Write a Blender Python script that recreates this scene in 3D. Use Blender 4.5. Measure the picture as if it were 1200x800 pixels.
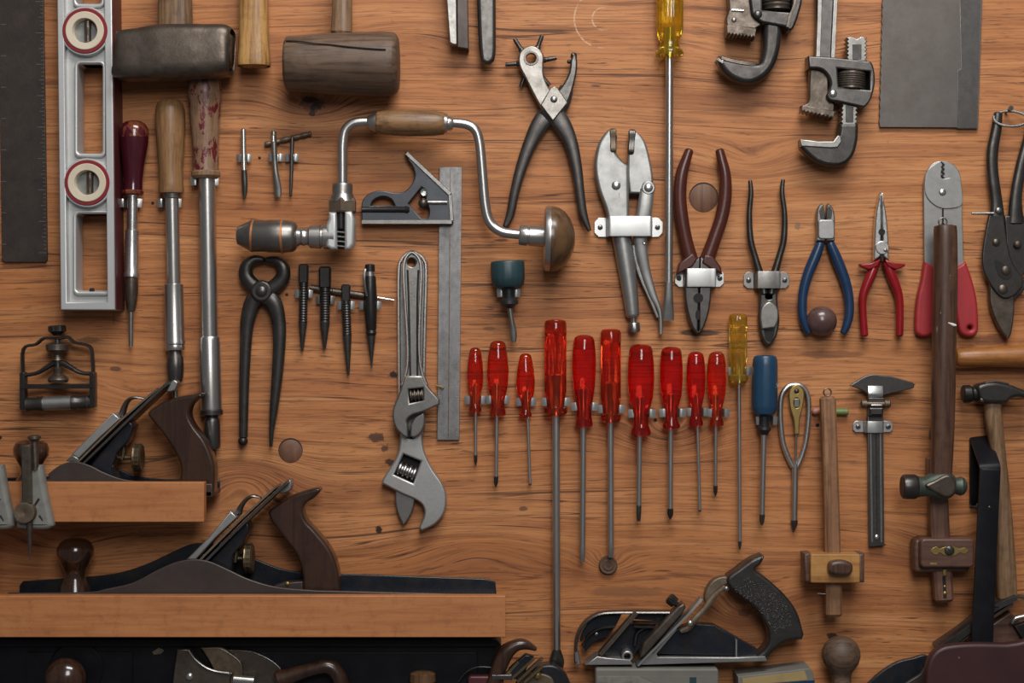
import bpy, math, random
from mathutils import Vector, Matrix
random.seed(7)
for o in list(bpy.data.objects): bpy.data.objects.remove(o)
SC = bpy.context.scene
COL = SC.collection
# ---------------------------------------------------------------- camera, light, exposure
DIST = 2000.0                                   # mm from the lens to the board
cam = bpy.data.cameras.new('camera'); cam.sensor_width = 36; cam.lens = 36*2.0/1.2
co = bpy.data.objects.new('camera', cam); COL.objects.link(co)
co.location = (0, -2.0, 0); co.rotation_euler = (math.pi/2, 0, 0); SC.camera = co
w = bpy.data.worlds.new('room'); SC.world = w; w.use_nodes = True
w.node_tree.nodes['Background'].inputs[0].default_value = (.92, .94, 1, 1)
w.node_tree.nodes['Background'].inputs[1].default_value = .11
def area(name, loc, target, sx, sy, power, col=(1, 1, 1)):
    l = bpy.data.lights.new(name, 'AREA'); l.shape = 'RECTANGLE'; l.size = sx; l.size_y = sy; l.energy = power; l.color = col
    o = bpy.data.objects.new(name, l); COL.objects.link(o); o.location = loc
    o.rotation_euler = (Vector(target)-Vector(loc)).to_track_quat('-Z', 'Y').to_euler()
area('softbox_above', (.3, -1.25, 1.7), (.14, 0, .04), 1.2, .5, 36, (1, .985, .96))
area('softbox_front', (.25, -2.6, 1.05), (.16, 0, .05), .8, 1.0, 29, (1, .99, .97))
SC.view_settings.view_transform = 'Standard'; SC.view_settings.look = 'None'
SC.view_settings.exposure = -0.08; SC.view_settings.gamma = 1; SC.view_settings.use_curve_mapping = False
# ---------------------------------------------------------------- materials
class NT:
    def __init__(s, name):
        s.m = bpy.data.materials.new(name); s.m.use_nodes = True; s.t = s.m.node_tree
        s.b = s.t.nodes['Principled BSDF']; s.n = 0
    def node(s, ty, **k):
        n = s.t.nodes.new(ty)
        for a, b in k.items(): setattr(n, a, b)
        return n
    def link(s, a, b): s.t.links.new(a, b)
    def val(s, sock, v):
        if isinstance(v, (int, float)): sock.default_value = v
        elif isinstance(v, tuple): sock.default_value = v if len(v) == 4 or sock.type == 'VECTOR' else v+(1,)
        else: s.link(v, sock)
    def math(s, op, a, b=0., c=0.):
        n = s.node('ShaderNodeMath', operation=op)
        for i, v in enumerate((a, b, c)): s.val(n.inputs[i], v)
        return n.outputs[0]
    def noise(s, vec, scale, detail=3, rough=.55, dist=0.):
        n = s.node('ShaderNodeTexNoise'); s.link(vec, n.inputs['Vector']); n.inputs['Scale'].default_value = scale
        n.inputs['Detail'].default_value = detail; n.inputs['Roughness'].default_value = rough; n.inputs['Distortion'].default_value = dist
        return n.outputs['Fac']
    def stretch(s, vec, v):
        n = s.node('ShaderNodeMapping'); s.link(vec, n.inputs[0]); n.inputs['Scale'].default_value = v; return n.outputs[0]
    def obj(s): return s.node('ShaderNodeTexCoord').outputs['Object']
    def mix(s, f, a, b, mode='MIX'):
        n = s.node('ShaderNodeMix', data_type='RGBA', blend_type=mode)
        s.val(n.inputs[0], f); s.val(n.inputs[6], a); s.val(n.inputs[7], b); return n.outputs[2]
    def ramp(s, f, stops):
        n = s.node('ShaderNodeValToRGB'); s.link(f, n.inputs[0]); e = n.color_ramp.elements
        while len(e) < len(stops): e.new(.5)
        for i, (p, c) in enumerate(stops): e[i].position = p; e[i].color = c+(1,) if isinstance(c, tuple) else (c, c, c, 1)
        return n.outputs[0]
    def rng(s, f, a, b, c=0., d=1.):
        n = s.node('ShaderNodeMapRange'); s.link(f, n.inputs[0])
        for i, v in enumerate((a, b, c, d)): n.inputs[i+1].default_value = v
        return n.outputs[0]
    def bump(s, h, strength, dist=.001):
        n = s.node('ShaderNodeBump'); n.inputs['Strength'].default_value = strength; n.inputs['Distance'].default_value = dist
        s.link(h, n.inputs['Height']); s.link(n.outputs[0], s.b.inputs['Normal'])
def rgb(r, g, b):                                # 0..255 display values -> linear
    f = lambda v: (v/255/12.92) if v/255 < .04045 else ((v/255+.055)/1.055)**2.4
    return (f(r), f(g), f(b))
def metal(name, c, c2=None, rough=.35, met=.9, scale=60, amt=.5, bump=.15, stretch=(1, 1, 1), wear=0.):
    t = NT(name); v = t.stretch(t.obj(), stretch); c2 = c2 or tuple(x*.6 for x in c)
    n1 = t.noise(v, scale, 5, .65); n2 = t.noise(v, scale*6, 3, .6)
    f = t.math('MULTIPLY', t.rng(n1, .4, .68), amt)
    col = t.mix(f, c, c2); n0 = t.noise(v, scale*.3, 3, .6)
    col = t.mix(t.math('MULTIPLY', t.rng(n0, .42, .66), amt*.6), col, tuple(x*.62 for x in c))
    if wear:
        bv = t.node('ShaderNodeBevel', samples=4); bv.inputs[0].default_value = .0009; ge = t.node('ShaderNodeNewGeometry')
        dt = t.node('ShaderNodeVectorMath', operation='DOT_PRODUCT'); t.link(bv.outputs[0], dt.inputs[0]); t.link(ge.outputs['Normal'], dt.inputs[1])
        m = t.math('MULTIPLY', t.rng(dt.outputs['Value'], .995, .9), t.rng(n2, .35, .55, .2, wear))
        col = t.mix(m, col, tuple(min(.7, x*2.6+.05) for x in c))
    t.val(t.b.inputs['Base Color'], col)
    t.b.inputs['Metallic'].default_value = met
    t.val(t.b.inputs['Roughness'], t.math('ADD', t.rng(n2, .3, .7, -.02, .03), t.math('MULTIPLY_ADD', f, .1, rough)))
    t.bump(t.math('ADD', n1, t.math('MULTIPLY', n2, .4)), bump, .0008)
    return t.m
def paint(name, c, rough=.4, c2=None, scale=50, amt=.4, bump=.05, coat=0.):
    t = NT(name); n = t.noise(t.obj(), scale, 4, .6)
    t.val(t.b.inputs['Base Color'], t.mix(t.math('MULTIPLY', t.rng(n, .45, .7), amt), c, c2 or tuple(x*.6 for x in c)))
    t.b.inputs['Roughness'].default_value = rough; t.b.inputs['Coat Weight'].default_value = coat
    t.bump(n, bump, .0006); return t.m
def wood(name, c, c2, axis='z', rough=.5, fine=260, spots=None, coat=0.):
    t = NT(name); s = {'x': (.06, 1, 1), 'y': (1, .06, 1), 'z': (1, 1, .06)}[axis]
    v = t.stretch(t.obj(), s); n1 = t.noise(v, fine, 5, .65); n2 = t.noise(v, fine*.2, 3, .5, .4)
    col = t.mix(t.rng(n2, .3, .7), c, tuple((a+b)/2 for a, b in zip(c, c2)))
    col = t.mix(t.math('MULTIPLY', t.rng(n1, .45, .66), .85), col, c2)
    gr = t.noise(t.obj(), 70., 5, .7); col = t.mix(t.math('MULTIPLY', t.rng(gr, .5, .72), .45), col, tuple(x*.55 for x in c2))
    if spots:
        n3 = t.noise(t.stretch(t.obj(), (1.6, 1.6, .8)), spots[1], 4, .65)
        col = t.mix(t.rng(n3, spots[2], spots[2]+.03), col, spots[0])
    t.val(t.b.inputs['Base Color'], col); t.b.inputs['Roughness'].default_value = rough; t.b.inputs['Coat Weight'].default_value = coat
    t.bump(n1, .25, .0006); return t.m
def clear(name, c, rough=.08, tr=.9):
    t = NT(name); n = t.noise(t.obj(), 80, 2)
    t.val(t.b.inputs['Base Color'], t.mix(t.rng(n, .35, .7), c, tuple(x*.75 for x in c)))
    t.b.inputs['Roughness'].default_value = rough; t.b.inputs['Transmission Weight'].default_value = tr; t.b.inputs['IOR'].default_value = 1.45
    return t.m
M = dict(
 bright=metal('bright_steel', (.68, .665, .64), (.45, .43, .4), .27, .97, 45, .3, .0),
 zinc=metal('zinc_plate', (.6, .6, .585), (.45, .44, .42), .33, .93, 40, .2, .0), lev=metal('level_casting', (.56, .56, .55), (.4, .4, .39), .45, .6, 30, .2, .03, wear=.4), polish=metal('polished_cap', (.54, .53, .51), (.3, .285, .265), .38, .9, 60, .45, .03, wear=.3), mid=metal('satin_chuck_steel', (.28, .26, .235), (.14, .125, .11), .34, .9, 80, .6, .12, wear=.6),
 alu=metal('cast_aluminium', (.37, .365, .35), (.2, .19, .175), .38, .85, 90, .45, .05, wear=.6),
 steel=metal('worn_steel', (.31, .298, .28), (.15, .13, .11), .34, .92, 130, .5, .06, wear=.8),
 tube=metal('drawn_steel_tube', (.52, .495, .47), (.42, .4, .37), .3, .95, 30, .12, .0, (1, 1, .2)), sqh=metal('square_head_steel', (.075, .08, .09), (.05, .05, .052), .36, .75, 80, .5, .08, wear=.8),
 ruler=metal('ruler_steel', (.27, .265, .265), (.12, .115, .11), .4, .85, 110, .7, .06, (1, 1, .6)),
 blade=metal('old_saw_steel', (.13, .115, .106), (.08, .064, .056), .45, .75, 40, .45, .1),
 square=metal('blackened_steel', (.07, .054, .047), (.033, .025, .022), .42, .6, 60, .85, .25),
 dark=metal('dark_steel', (.085, .078, .073), (.035, .03, .027), .34, .8, 80, .7, .2, wear=.7),
 black=metal('black_oxide_steel', (.045, .042, .04), (.02, .018, .017), .34, .7, 90, .6, .15, wear=.5),
 iron=metal('browned_iron', (.16, .128, .104), (.06, .045, .033), .36, .82, 70, .85, .3, wear=.7),
 rust=metal('rusty_steel', (.22, .165, .115), (.08, .05, .03), .46, .7, 70, .85, .35, wear=.5),
 cast=metal('cast_iron_side', (.085, .066, .06), (.05, .037, .033), .42, .6, 30, .6, .1, wear=.6),
 japan=metal('japanned_iron', (.012, .016, .024), (.03, .022, .018), .28, .2, 70, .7, .25, wear=.3),
 gun=metal('gunmetal', (.125, .116, .11), (.055, .046, .04), .33, .88, 110, .55, .1, wear=.7),
 brass=metal('aged_brass', (.5, .35, .12), (.22, .15, .06), .35, .88, 90, .7, .1),
 oldbrass=metal('dull_brass', (.2, .15, .09), (.08, .055, .035), .36, .85, 90, .7, .15, wear=.6),
 copper=metal('copper_ring', (.62, .25, .1), (.4, .15, .06), .4, .6, 90, .4, .1),
 green=metal('green_patina_steel', (.085, .082, .07), (.06, .14, .105), .45, .55, 150, .95, .3, wear=.7),
 silverp=paint('grey_cast_metal', (.2, .195, .175), .4, (.12, .11, .1), 60, .6, .2),
 blackp=paint('black_paint', (.004, .004, .006), .45, (.012, .012, .016), 40, .5, .1),
 pit=paint('dark_recess', (.012, .01, .009), .8),
 maroonp=paint('maroon_paint', (.045, .013, .014), .45, (.03, .009, .01), 30, .6, .05),
 maroonr=paint('maroon_rail', (.075, .012, .014), .45),
 redring=paint('red_plastic_ring', (.22, .018, .022), .35),
 cream=paint('cream_plastic', (.62, .53, .40), .45, (.5, .41, .3), 40, .5, .02),
 brownv=paint('brown_vinyl', (.07, .016, .01), .28, (.045, .01, .007), 40, .6, .1),
 navyv=paint('navy_vinyl', (.012, .035, .085), .3, (.006, .02, .05), 80, .5, .08),
 redv=paint('red_vinyl', (.25, .008, .012), .25, (.15, .005, .008), 60, .5, .08),
 redm=paint('matt_red_vinyl', (.36, .022, .028), .45, (.25, .015, .02), 60, .5, .05),
 bluep=paint('blue_plastic', (.014, .05, .1), .35, (.01, .035, .07), 50, .5, .05),
 tealp=paint('teal_plastic', (.018, .046, .054), .45, (.012, .03, .036), 60, .5, .1),
 rubber=paint('black_rubber', (.014, .014, .015), .45),
 greenp=paint('green_peg', (.14, .2, .055), .5), pinkp=paint('pink_peg', (.4, .16, .11), .5),
 white=paint('white_paint', (.8, .78, .72), .5),
 label=paint('faded_label', (.2, .18, .15), .5, (.02, .06, .08), 40, 1., .02), card=paint('old_card', (.16, .15, .13), .6, (.1, .09, .08), 30),
 yellowlab=paint('tan_label', (.34, .24, .1), .6, (.22, .15, .07), 40),
 lacq=wood('lacquered_butt', rgb(132, 72, 44), rgb(84, 34, 26), 'z', .2, 200, ((.06, .006, .012), 90, .5), .5), burg=paint('burgundy_lacquer', (.045, .004, .010), .18, (.06, .01, .01), 60, .5, .05, .5),
 red=clear('red_clear_plastic', (1, .11, .035), .04, .95), redd=clear('deep_red_clear_plastic', (.95, .055, .03), .04, .94),
 yellow=clear('yellow_clear_plastic', (.88, .62, .04)), amber=clear('amber_clear_plastic', (.97, .68, .1)),
 glass=clear('vial_glass', (.6, .62, .6), .15, .6),
 ledge=wood('ledge_pine', rgb(186, 122, 74), rgb(160, 98, 56), 'x', .5, 150),
 tan=wood('tan_handle', rgb(150, 112, 74), rgb(108, 74, 46), 'z', .4, 420),
 honey=wood('honey_handle', rgb(190, 146, 88), rgb(120, 74, 36), 'z', .42, 260),
 orangew=wood('orange_handle', rgb(178, 118, 58), rgb(120, 68, 30), 'x', .4, 200),
 oak=wood('oak_grip', rgb(150, 112, 74), rgb(74, 48, 28), 'x', .42, 300),
 mallet=wood('weathered_mallet_wood', rgb(112, 88, 70), rgb(58, 42, 32), 'x', .55, 200),
 grey=wood('worn_tan_handle', rgb(148, 118, 88), rgb(98, 70, 48), 'z', .45, 280),
 chipped=wood('chipped_red_handle', rgb(150, 118, 92), rgb(104, 76, 58), 'z', .4, 280, ((.11, .008, .012), 75, .545)),
 weath=wood('weathered_ash', rgb(140, 108, 76), rgb(70, 48, 32), 'z', .55, 240),
 rose=wood('dark_rosewood', rgb(66, 42, 30), rgb(34, 20, 14), 'z', .3, 120, None, .25),
 knob=wood('polished_knob', rgb(72, 46, 32), rgb(34, 20, 14), 'z', .2, 120, None, .5),
 walnut=wood('walnut_dome', rgb(112, 82, 54), rgb(64, 44, 28), 'z', .32, 150, None, .2),
 stem=wood('old_stem', rgb(152, 110, 76), rgb(98, 62, 40), 'z', .5, 220),
 stock=wood('beech_stock', rgb(184, 134, 76), rgb(140, 92, 46), 'x', .42, 180),
 mahog=wood('dark_mahogany', rgb(106, 76, 62), rgb(70, 46, 38), 'x', .42, 160),
 stem2=wood('mahogany_stem', rgb(128, 92, 74), rgb(84, 54, 42), 'z', .45, 180),
 hickory=wood('stained_hickory', rgb(98, 68, 52), rgb(46, 29, 22), 'z', .36, 240, ((.24, .17, .12), 55, .66)), ballp=paint('plum_knob', (.085, .042, .038), .3, (.13, .08, .075), 60, .8, .08, .3),
 plug=wood('wood_plug', rgb(122, 84, 62), rgb(84, 54, 40), 'z', .6, 120), dowel=wood('dowel_end', rgb(100, 74, 56), rgb(56, 40, 30), 'x', .7, 160),
)
def wall_material():
    t = NT('plywood_board'); P = t.obj(); sp = t.node('ShaderNodeSeparateXYZ'); t.link(P, sp.inputs[0]); X, Z = sp.outputs[0], sp.outputs[2]
    def wx(px): return (px-600)/1000
    def wz(py): return (400-py)/1000
    def gauss(px, py, sx, sz):
        a = t.math('DIVIDE', t.math('SUBTRACT', X, wx(px)), sx/1000); b = t.math('DIVIDE', t.math('SUBTRACT', Z, wz(py)), sz/1000)
        return t.math('EXPONENT', t.math('MULTIPLY', t.math('ADD', t.math('MULTIPLY', a, a), t.math('MULTIPLY', b, b)), -1.))
    def vec(sx, sz, z, off=0.):
        c = t.node('ShaderNodeCombineXYZ'); t.link(t.math('MULTIPLY', X, sx), c.inputs[0]); t.link(t.math('MULTIPLY_ADD', z, sz, off), c.inputs[2]); return c.outputs[0]
    warp = t.math('MULTIPLY', t.math('SUBTRACT', t.noise(vec(1.6, 5., Z), 1., 2), .5), .05)
    Zw = t.math('ADD', Z, warp)
    for px, py, sx, sz, a in ((365, 122, 42, 20, .030), (872, 722, 45, 30, .035), (785, 512, 55, 28, .032), (285, 560, 60, 32, -.035), (712, 661, 30, 16, .018),
                              (900, 60, 90, 30, .02), (480, 40, 80, 24, -.018), (1105, 640, 60, 30, .02), (160, 470, 70, 26, .02), (560, 640, 90, 30, -.02), (880, 190, 55, 26, .022), (60, 640, 70, 20, .018)):
        Zw = t.math('ADD', Zw, t.math('MULTIPLY', gauss(px, py, sx, sz), a))
    broad = t.noise(vec(1.1, 9., Zw), 1., 3, .6)
    band = t.noise(vec(1.6, 46., Zw, 7.), 1., 4, .6)
    fine = t.noise(vec(11., 380., Zw, 3.), 1., 5, .65)
    pore = t.noise(vec(34., 420., Zw, 11.), 1., 3, .6)
    dash = t.noise(vec(24., 300., Zw, 31.), 1., 3, .55)
    col = t.ramp(broad, [(.25, rgb(152, 91, 51)), (.42, rgb(178, 115, 68)), (.58, rgb(192, 130, 82)), (.78, rgb(164, 97, 55))])
    col = t.mix(t.math('MULTIPLY', t.rng(band, .5, .66), .6), col, rgb(136, 80, 48))
    col = t.mix(t.math('MULTIPLY', t.rng(band, .46, .3), .45), col, rgb(216, 158, 106))
    col = t.mix(t.math('MULTIPLY', t.rng(fine, .46, .62), .5), col, rgb(112, 66, 42))
    col = t.mix(t.math('MULTIPLY', t.rng(pore, .57, .7), .6), col, rgb(88, 52, 34))
    patch = t.noise(vec(2.6, 7., Z, 50.), 1., 3, .5)
    col = t.mix(t.math('MULTIPLY', t.math('MULTIPLY', t.rng(dash, .61, .67), t.rng(patch, .42, .58)), .8), col, rgb(70, 42, 30))
    # long hairline splits between the fibres
    ln = t.noise(vec(.9, 62., Zw, 91.), 1., 2, .5); br = t.noise(vec(2.2, 40., Z, 17.), 1., 2)
    crack = t.math('MULTIPLY', t.rng(t.math('ABSOLUTE', t.math('SUBTRACT', ln, .5)), .010, .003), t.rng(br, .48, .56))
    col = t.mix(t.math('MULTIPLY', crack, .75), col, rgb(60, 34, 24))
    ln2 = t.noise(vec(1.5, 85., Zw, 191.), 1., 2, .5); br2 = t.noise(vec(3.5, 50., Z, 217.), 1., 2)
    crack2 = t.math('MULTIPLY', t.rng(t.math('ABSOLUTE', t.math('SUBTRACT', ln2, .46)), .012, .003), t.rng(br2, .44, .56))
    col = t.mix(t.math('MULTIPLY', crack2, .55), col, rgb(84, 46, 28))
    # growth rings around the knots
    rings = t.math('SINE', t.math('MULTIPLY', Zw, 1500.)); near = None
    for px, py, sx, sz in ((365, 122, 50, 22), (872, 722, 40, 30), (780, 512, 60, 34), (292, 562, 62, 34), (712, 661, 26, 18)):
        g = gauss(px, py, sx, sz); near = g if near is None else t.math('MAXIMUM', near, g)
    col = t.mix(t.math('MULTIPLY', t.math('MULTIPLY', t.rng(rings, .35, .95), near), .65), col, rgb(96, 56, 38))
    # stains, knots and nail holes, each where it is on the board
    edge = t.math('MULTIPLY', t.math('SUBTRACT', t.noise(P, 190., 4, .75), .5), 2.2)
    edge2 = t.math('MULTIPLY', t.math('SUBTRACT', t.noise(vec(60., 160., Z), 1., 3, .7), .5), 1.1)
    for px, py, sx, sz, c, a in ((362, 122, 40, 15, (134, 82, 54), .5), (366, 121, 17, 9, (84, 52, 36), .7), (364, 117, 9, 3.4, (48, 30, 23), .85), (370, 125, 7, 5, (40, 26, 20), .9), (366, 132, 4, 5, (46, 30, 24), .85), (362, 122, 34, 16, (140, 84, 54), 0), (441, 513, 10, 6, (74, 50, 40), .9), (451, 525, 5, 4, (80, 56, 46), .85), (457, 541, 6, 4, (52, 34, 28), .9),
                              (461, 439, 5, 4, (34, 24, 20), .95), (444, 620, 4, 4, (24, 16, 14), .95), (975, 745, 7, 4, (34, 22, 18), .9), (819, 390, 26, 4, (50, 34, 26), .85), (733, 693, 48, 7, (134, 88, 56), .7),
                              (869, 722, 18, 12, (140, 84, 50), .7), (872, 718, 7, 5, (104, 62, 40), .8), (1030, 638, 9, 2.4, (50, 32, 24), .85), (135, 432, 7, 3, (84, 56, 40), .8), (935, 265, 4, 4, (120, 96, 78), .7), (918, 239, 2.5, 6, (130, 96, 70), .6),
                              (1160, 398, 20, 7, (92, 56, 40), .6), (972, 415, 40, 5, (104, 64, 42), .6), (958, 498, 2.5, 2.5, (20, 14, 12), 1), (768, 492, 2.5, 2.5, (24, 14, 12), 1), (179, 238, 2, 2, (24, 14, 12), 1), (304, 185, 2, 2, (24, 14, 12), 1), (336, 345, 2, 2, (60, 30, 20), 1),
                              (895, 402, 14, 3, (120, 76, 50), .5), (104, 398, 12, 4, (96, 64, 44), .55), (613, 596, 6, 3, (66, 48, 40), .7), (574, 385, 8, 2.5, (90, 60, 44), .6), (560, 380, 16, 2, (90, 60, 44), .5), (928, 510, 14, 2, (92, 56, 40), .6)):
        e = edge if sx < 20 and sz > 3 else edge2
        d = t.math('ADD', gauss(px, py, sx, sz), t.math('MULTIPLY', e, .8))
        col = t.mix(t.math('MULTIPLY', t.rng(d, .3, .55), a), col, rgb(*c))
    # two scuffed pale arcs left by a can
    for r, a0 in ((34, .3), (13, .25)):
        dx = t.math('SUBTRACT', X, wx(707)); dz = t.math('SUBTRACT', Z, wz(22))
        rr = t.math('SQRT', t.math('ADD', t.math('MULTIPLY', dx, dx), t.math('MULTIPLY', dz, dz)))
        k = t.rng(t.math('ABSOLUTE', t.math('SUBTRACT', rr, r/1000)), .0013, .0002)
        k = t.math('MULTIPLY', t.math('MULTIPLY', k, t.rng(dx, .008, -.012)), t.rng(t.noise(P, 160., 3), .38, .5))
        col = t.mix(t.math('MULTIPLY', k, .6), col, rgb(224, 190, 160))
    t.val(t.b.inputs['Base Color'], col); t.b.inputs['Roughness'].default_value = .55; t.b.inputs['Specular IOR Level'].default_value = .3
    h = t.math('ADD', t.math('MULTIPLY', fine, .5), t.math('SUBTRACT', t.math('MULTIPLY', band, .5), crack))
    t.bump(h, .35, .0012); return t.m
M['wall'] = wall_material()
M['blackp'].node_tree.nodes['Principled BSDF'].inputs['Specular IOR Level'].default_value = .25
# ---------------------------------------------------------------- geometry helpers (photo millimetres -> board millimetres at the thing's own distance)
CUR = {}
def W(x, y, d): k = (DIST-CUR['ref'])/DIST; return Vector(((x-600)*k, -d, (400-y)*k))
def L(x, y, d): return (W(x, y, d)-CUR['o'])*.001
def K(): return (DIST-CUR['ref'])/DIST
def thing(name, label, cat, x, y, ref=15, group=None, d=0):
    CUR['ref'] = ref; CUR['o'] = Vector((0, 0, 0)); CUR['o'] = W(x, y, d)
    e = bpy.data.objects.new(name, None); COL.objects.link(e); e.location = CUR['o']*.001; e.empty_display_size = .01
    e['label'] = label; e['category'] = cat
    if group: e['group'] = group
    CUR['root'] = e; return e
def part(name, mat, *geos, par=None, label=None, sharp=35, stuff=False):
    V, F = [], []; MI = []; mats = []
    for g in geos:
        m = mat
        if len(g) == 3: m = g[2]
        if m not in mats: mats.append(m)
        b = len(V); V += g[0]; F += [tuple(i+b for i in f) for f in g[1]]; MI += [mats.index(m)]*len(g[1])
    me = bpy.data.meshes.new(name); me.from_pydata([tuple(v) for v in V], [], F)
    for m in mats: me.materials.append(M[m])
    me.polygons.foreach_set('material_index', MI); me.polygons.foreach_set('use_smooth', [True]*len(F)); me.update()
    me.set_sharp_from_angle(angle=math.radians(sharp))
    o = bpy.data.objects.new(name, me); COL.objects.link(o); o.parent = par or CUR['root']
    if label: o['label'] = label
    if stuff: o['kind'] = 'stuff'
    return o
def smooth_closed(pts, n=6):
    out = []; N = len(pts)
    for i in range(N):
        p0, p1, p2, p3 = (pts[(i+j) % N] for j in (-1, 0, 1, 2)); s1 = len(p1) > 2; s2 = len(p2) > 2
        P = [Vector(p[:2]) for p in (p0, p1, p2, p3)]; ch = P[2]-P[1]
        m1 = ch if s1 else (P[2]-P[0])*.5; m2 = ch if s2 else (P[3]-P[1])*.5
        for j in range(n if not (s1 and s2) else 1):
            u = j/n; out.append((2*u**3-3*u*u+1)*P[1]+(u**3-2*u*u+u)*m1+(-2*u**3+3*u*u)*P[2]+(u**3-u*u)*m2)
    return [(p.x, p.y) for p in out]
def rr(x0, y0, x1, y1, r=2, n=4):
    out = []
    for cx, cy, a in ((x1-r, y1-r, 0), (x0+r, y1-r, 90), (x0+r, y0+r, 180), (x1-r, y0+r, 270)):
        for j in range(n+1):
            b = math.radians(a+90*j/n); out.append((cx+r*math.cos(b), cy+r*math.sin(b)))
    return out
def circ(x, y, r, n=28, ry=None): return [(x+r*math.cos(2*math.pi*i/n), y+(ry or r)*math.sin(2*math.pi*i/n)) for i in range(n)]
def plate(pts, d0, d1, bev=.8, holes=(), sm=False, res=2, mat=None):
    if sm: pts = smooth_closed(pts)
    cu = bpy.data.curves.new('t', 'CURVE'); cu.dimensions = '2D'; cu.fill_mode = 'BOTH'; cu.resolution_u = 1
    for ring in (pts, *holes):
        s = cu.splines.new('POLY'); s.points.add(len(ring)-1); s.use_cyclic_u = True
        q = [L(p[0], p[1], 0)*1000 for p in ring]
        s.points.foreach_set('co', [c for v in q for c in (v.x, v.z, 0, 1)])
    h = (d1-d0)/2; bev = min(bev, h*.98)
    cu.extrude = h-bev; cu.bevel_depth = bev; cu.bevel_resolution = res; cu.offset = -bev
    o = bpy.data.objects.new('t', cu); me = bpy.data.meshes.new_from_object(o)
    dm = (d0+d1)/2; yb = -CUR['o'].y
    V = [Vector((v.co.x, -(v.co.z+dm-yb), v.co.y))*.001 for v in me.vertices]; F = [tuple(p.vertices) for p in me.polygons]
    bpy.data.objects.remove(o); bpy.data.curves.remove(cu); bpy.data.meshes.remove(me)
    return (V, F, mat) if mat else (V, F)
def box(x0, y0, x1, y1, d0, d1, bev=.6, r=1, mat=None): return plate(rr(x0, y0, x1, y1, r), d0, d1, bev, mat=mat)
def quad(p, d0, d1, bev=.6, mat=None): return plate(p, d0, d1, bev, mat=mat)
def section(n, e):
    out = []
    for i in range(n):
        a = 2*math.pi*i/n; c, s = math.cos(a), math.sin(a)
        out.append((math.copysign(abs(c)**(2/e), c), math.copysign(abs(s)**(2/e), s)))
    return out
SQ = [(1, .72), (.72, 1), (-.72, 1), (-1, .72), (-1, -.72), (-.72, -1), (.72, -1), (1, -.72)]
def sweep(pts, n=14, e=2, sub=5, closed=False, cap=True, up=None, sq=False, mat=None, round_ends=True, fn=None):
    """pts: (x, y, d, half width in the board plane[, half thickness]) ; smooth tapered bar"""
    P = [tuple(p) if len(p) > 4 else tuple(p)+(p[3],) for p in pts]; Q = []; N = len(P)
    rng_ = range(N if closed else N-1)
    for i in rng_:
        g = lambda j: P[j % N] if closed else P[max(0, min(N-1, j))]
        a, b, c, d = g(i-1), g(i), g(i+1), g(i+2)
        for j in range(sub):
            u = j/sub; Q.append([(2*u**3-3*u*u+1)*b[k]+(u**3-2*u*u+u)*(c[k]-a[k])*.5+(-2*u**3+3*u*u)*c[k]+(u**3-u*u)*(d[k]-b[k])*.5 for k in range(5)])
    if not closed: Q.append(list(P[-1]))
    C = [L(q[0], q[1], q[2]) for q in Q]; k = K()*.001; n_ = len(C)
    T = [((C[(i+1) % n_]-C[i-1]) if closed else (C[min(i+1, n_-1)]-C[max(i-1, 0)])).normalized() for i in range(n_)]
    u = Vector(up) if up else Vector((0, -1, 0))
    if abs(u.dot(T[0])) > .95: u = Vector((0, 0, 1))
    S = SQ if sq else section(n, e); ns = len(S); V, F = [], []; rings = []
    nrm = u
    data = []
    for c, t, q in zip(C, T, Q):
        nrm = (nrm-t*nrm.dot(t)).normalized(); data.append((c, t, nrm, t.cross(nrm).normalized(), q[3]*k, q[4]*.001))
    if cap and round_ends and not closed:
        c, t, a, b, w1, w2 = data[0]; m = min(w1, w2)*.35; data.insert(0, (c-t*m*0, t, a, b, w1*.72, w2*.72)); data[1] = (c+t*m, t, a, b, w1, w2)
        c, t, a, b, w1, w2 = data[-1]; m = min(w1, w2)*.35; data.append((c, t, a, b, w1*.72, w2*.72)); data[-2] = (c-t*m, t, a, b, w1, w2)
    for i, (c, t, a, b, w1, w2) in enumerate(data):
        rings.append(len(V))
        for j, (p, q) in enumerate(S):
            f = fn(i/(len(data)-1), j/ns) if fn else 1
            V.append(c+b*(p*w1*f)+a*(q*w2*f))
    R = len(rings)
    for i in range(R if closed else R-1):
        a, b = rings[i], rings[(i+1) % R]
        for j in range(ns): j2 = (j+1) % ns; F.append((a+j, a+j2, b+j2, b+j))
    if cap and not closed: F.append(tuple(range(rings[0], rings[0]+ns))[::-1]); F.append(tuple(range(rings[-1], rings[-1]+ns)))
    return (V, F, mat) if mat else (V, F)
def strip(P, h, t): return sweep([(x, y, d, t, h) for x, y, d in P], sub=3, sq=True, up=(0, 0, 1))
def parts(name, mat, *gs, **k): return [part(name, mat, g, **k) for g in gs]
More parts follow.
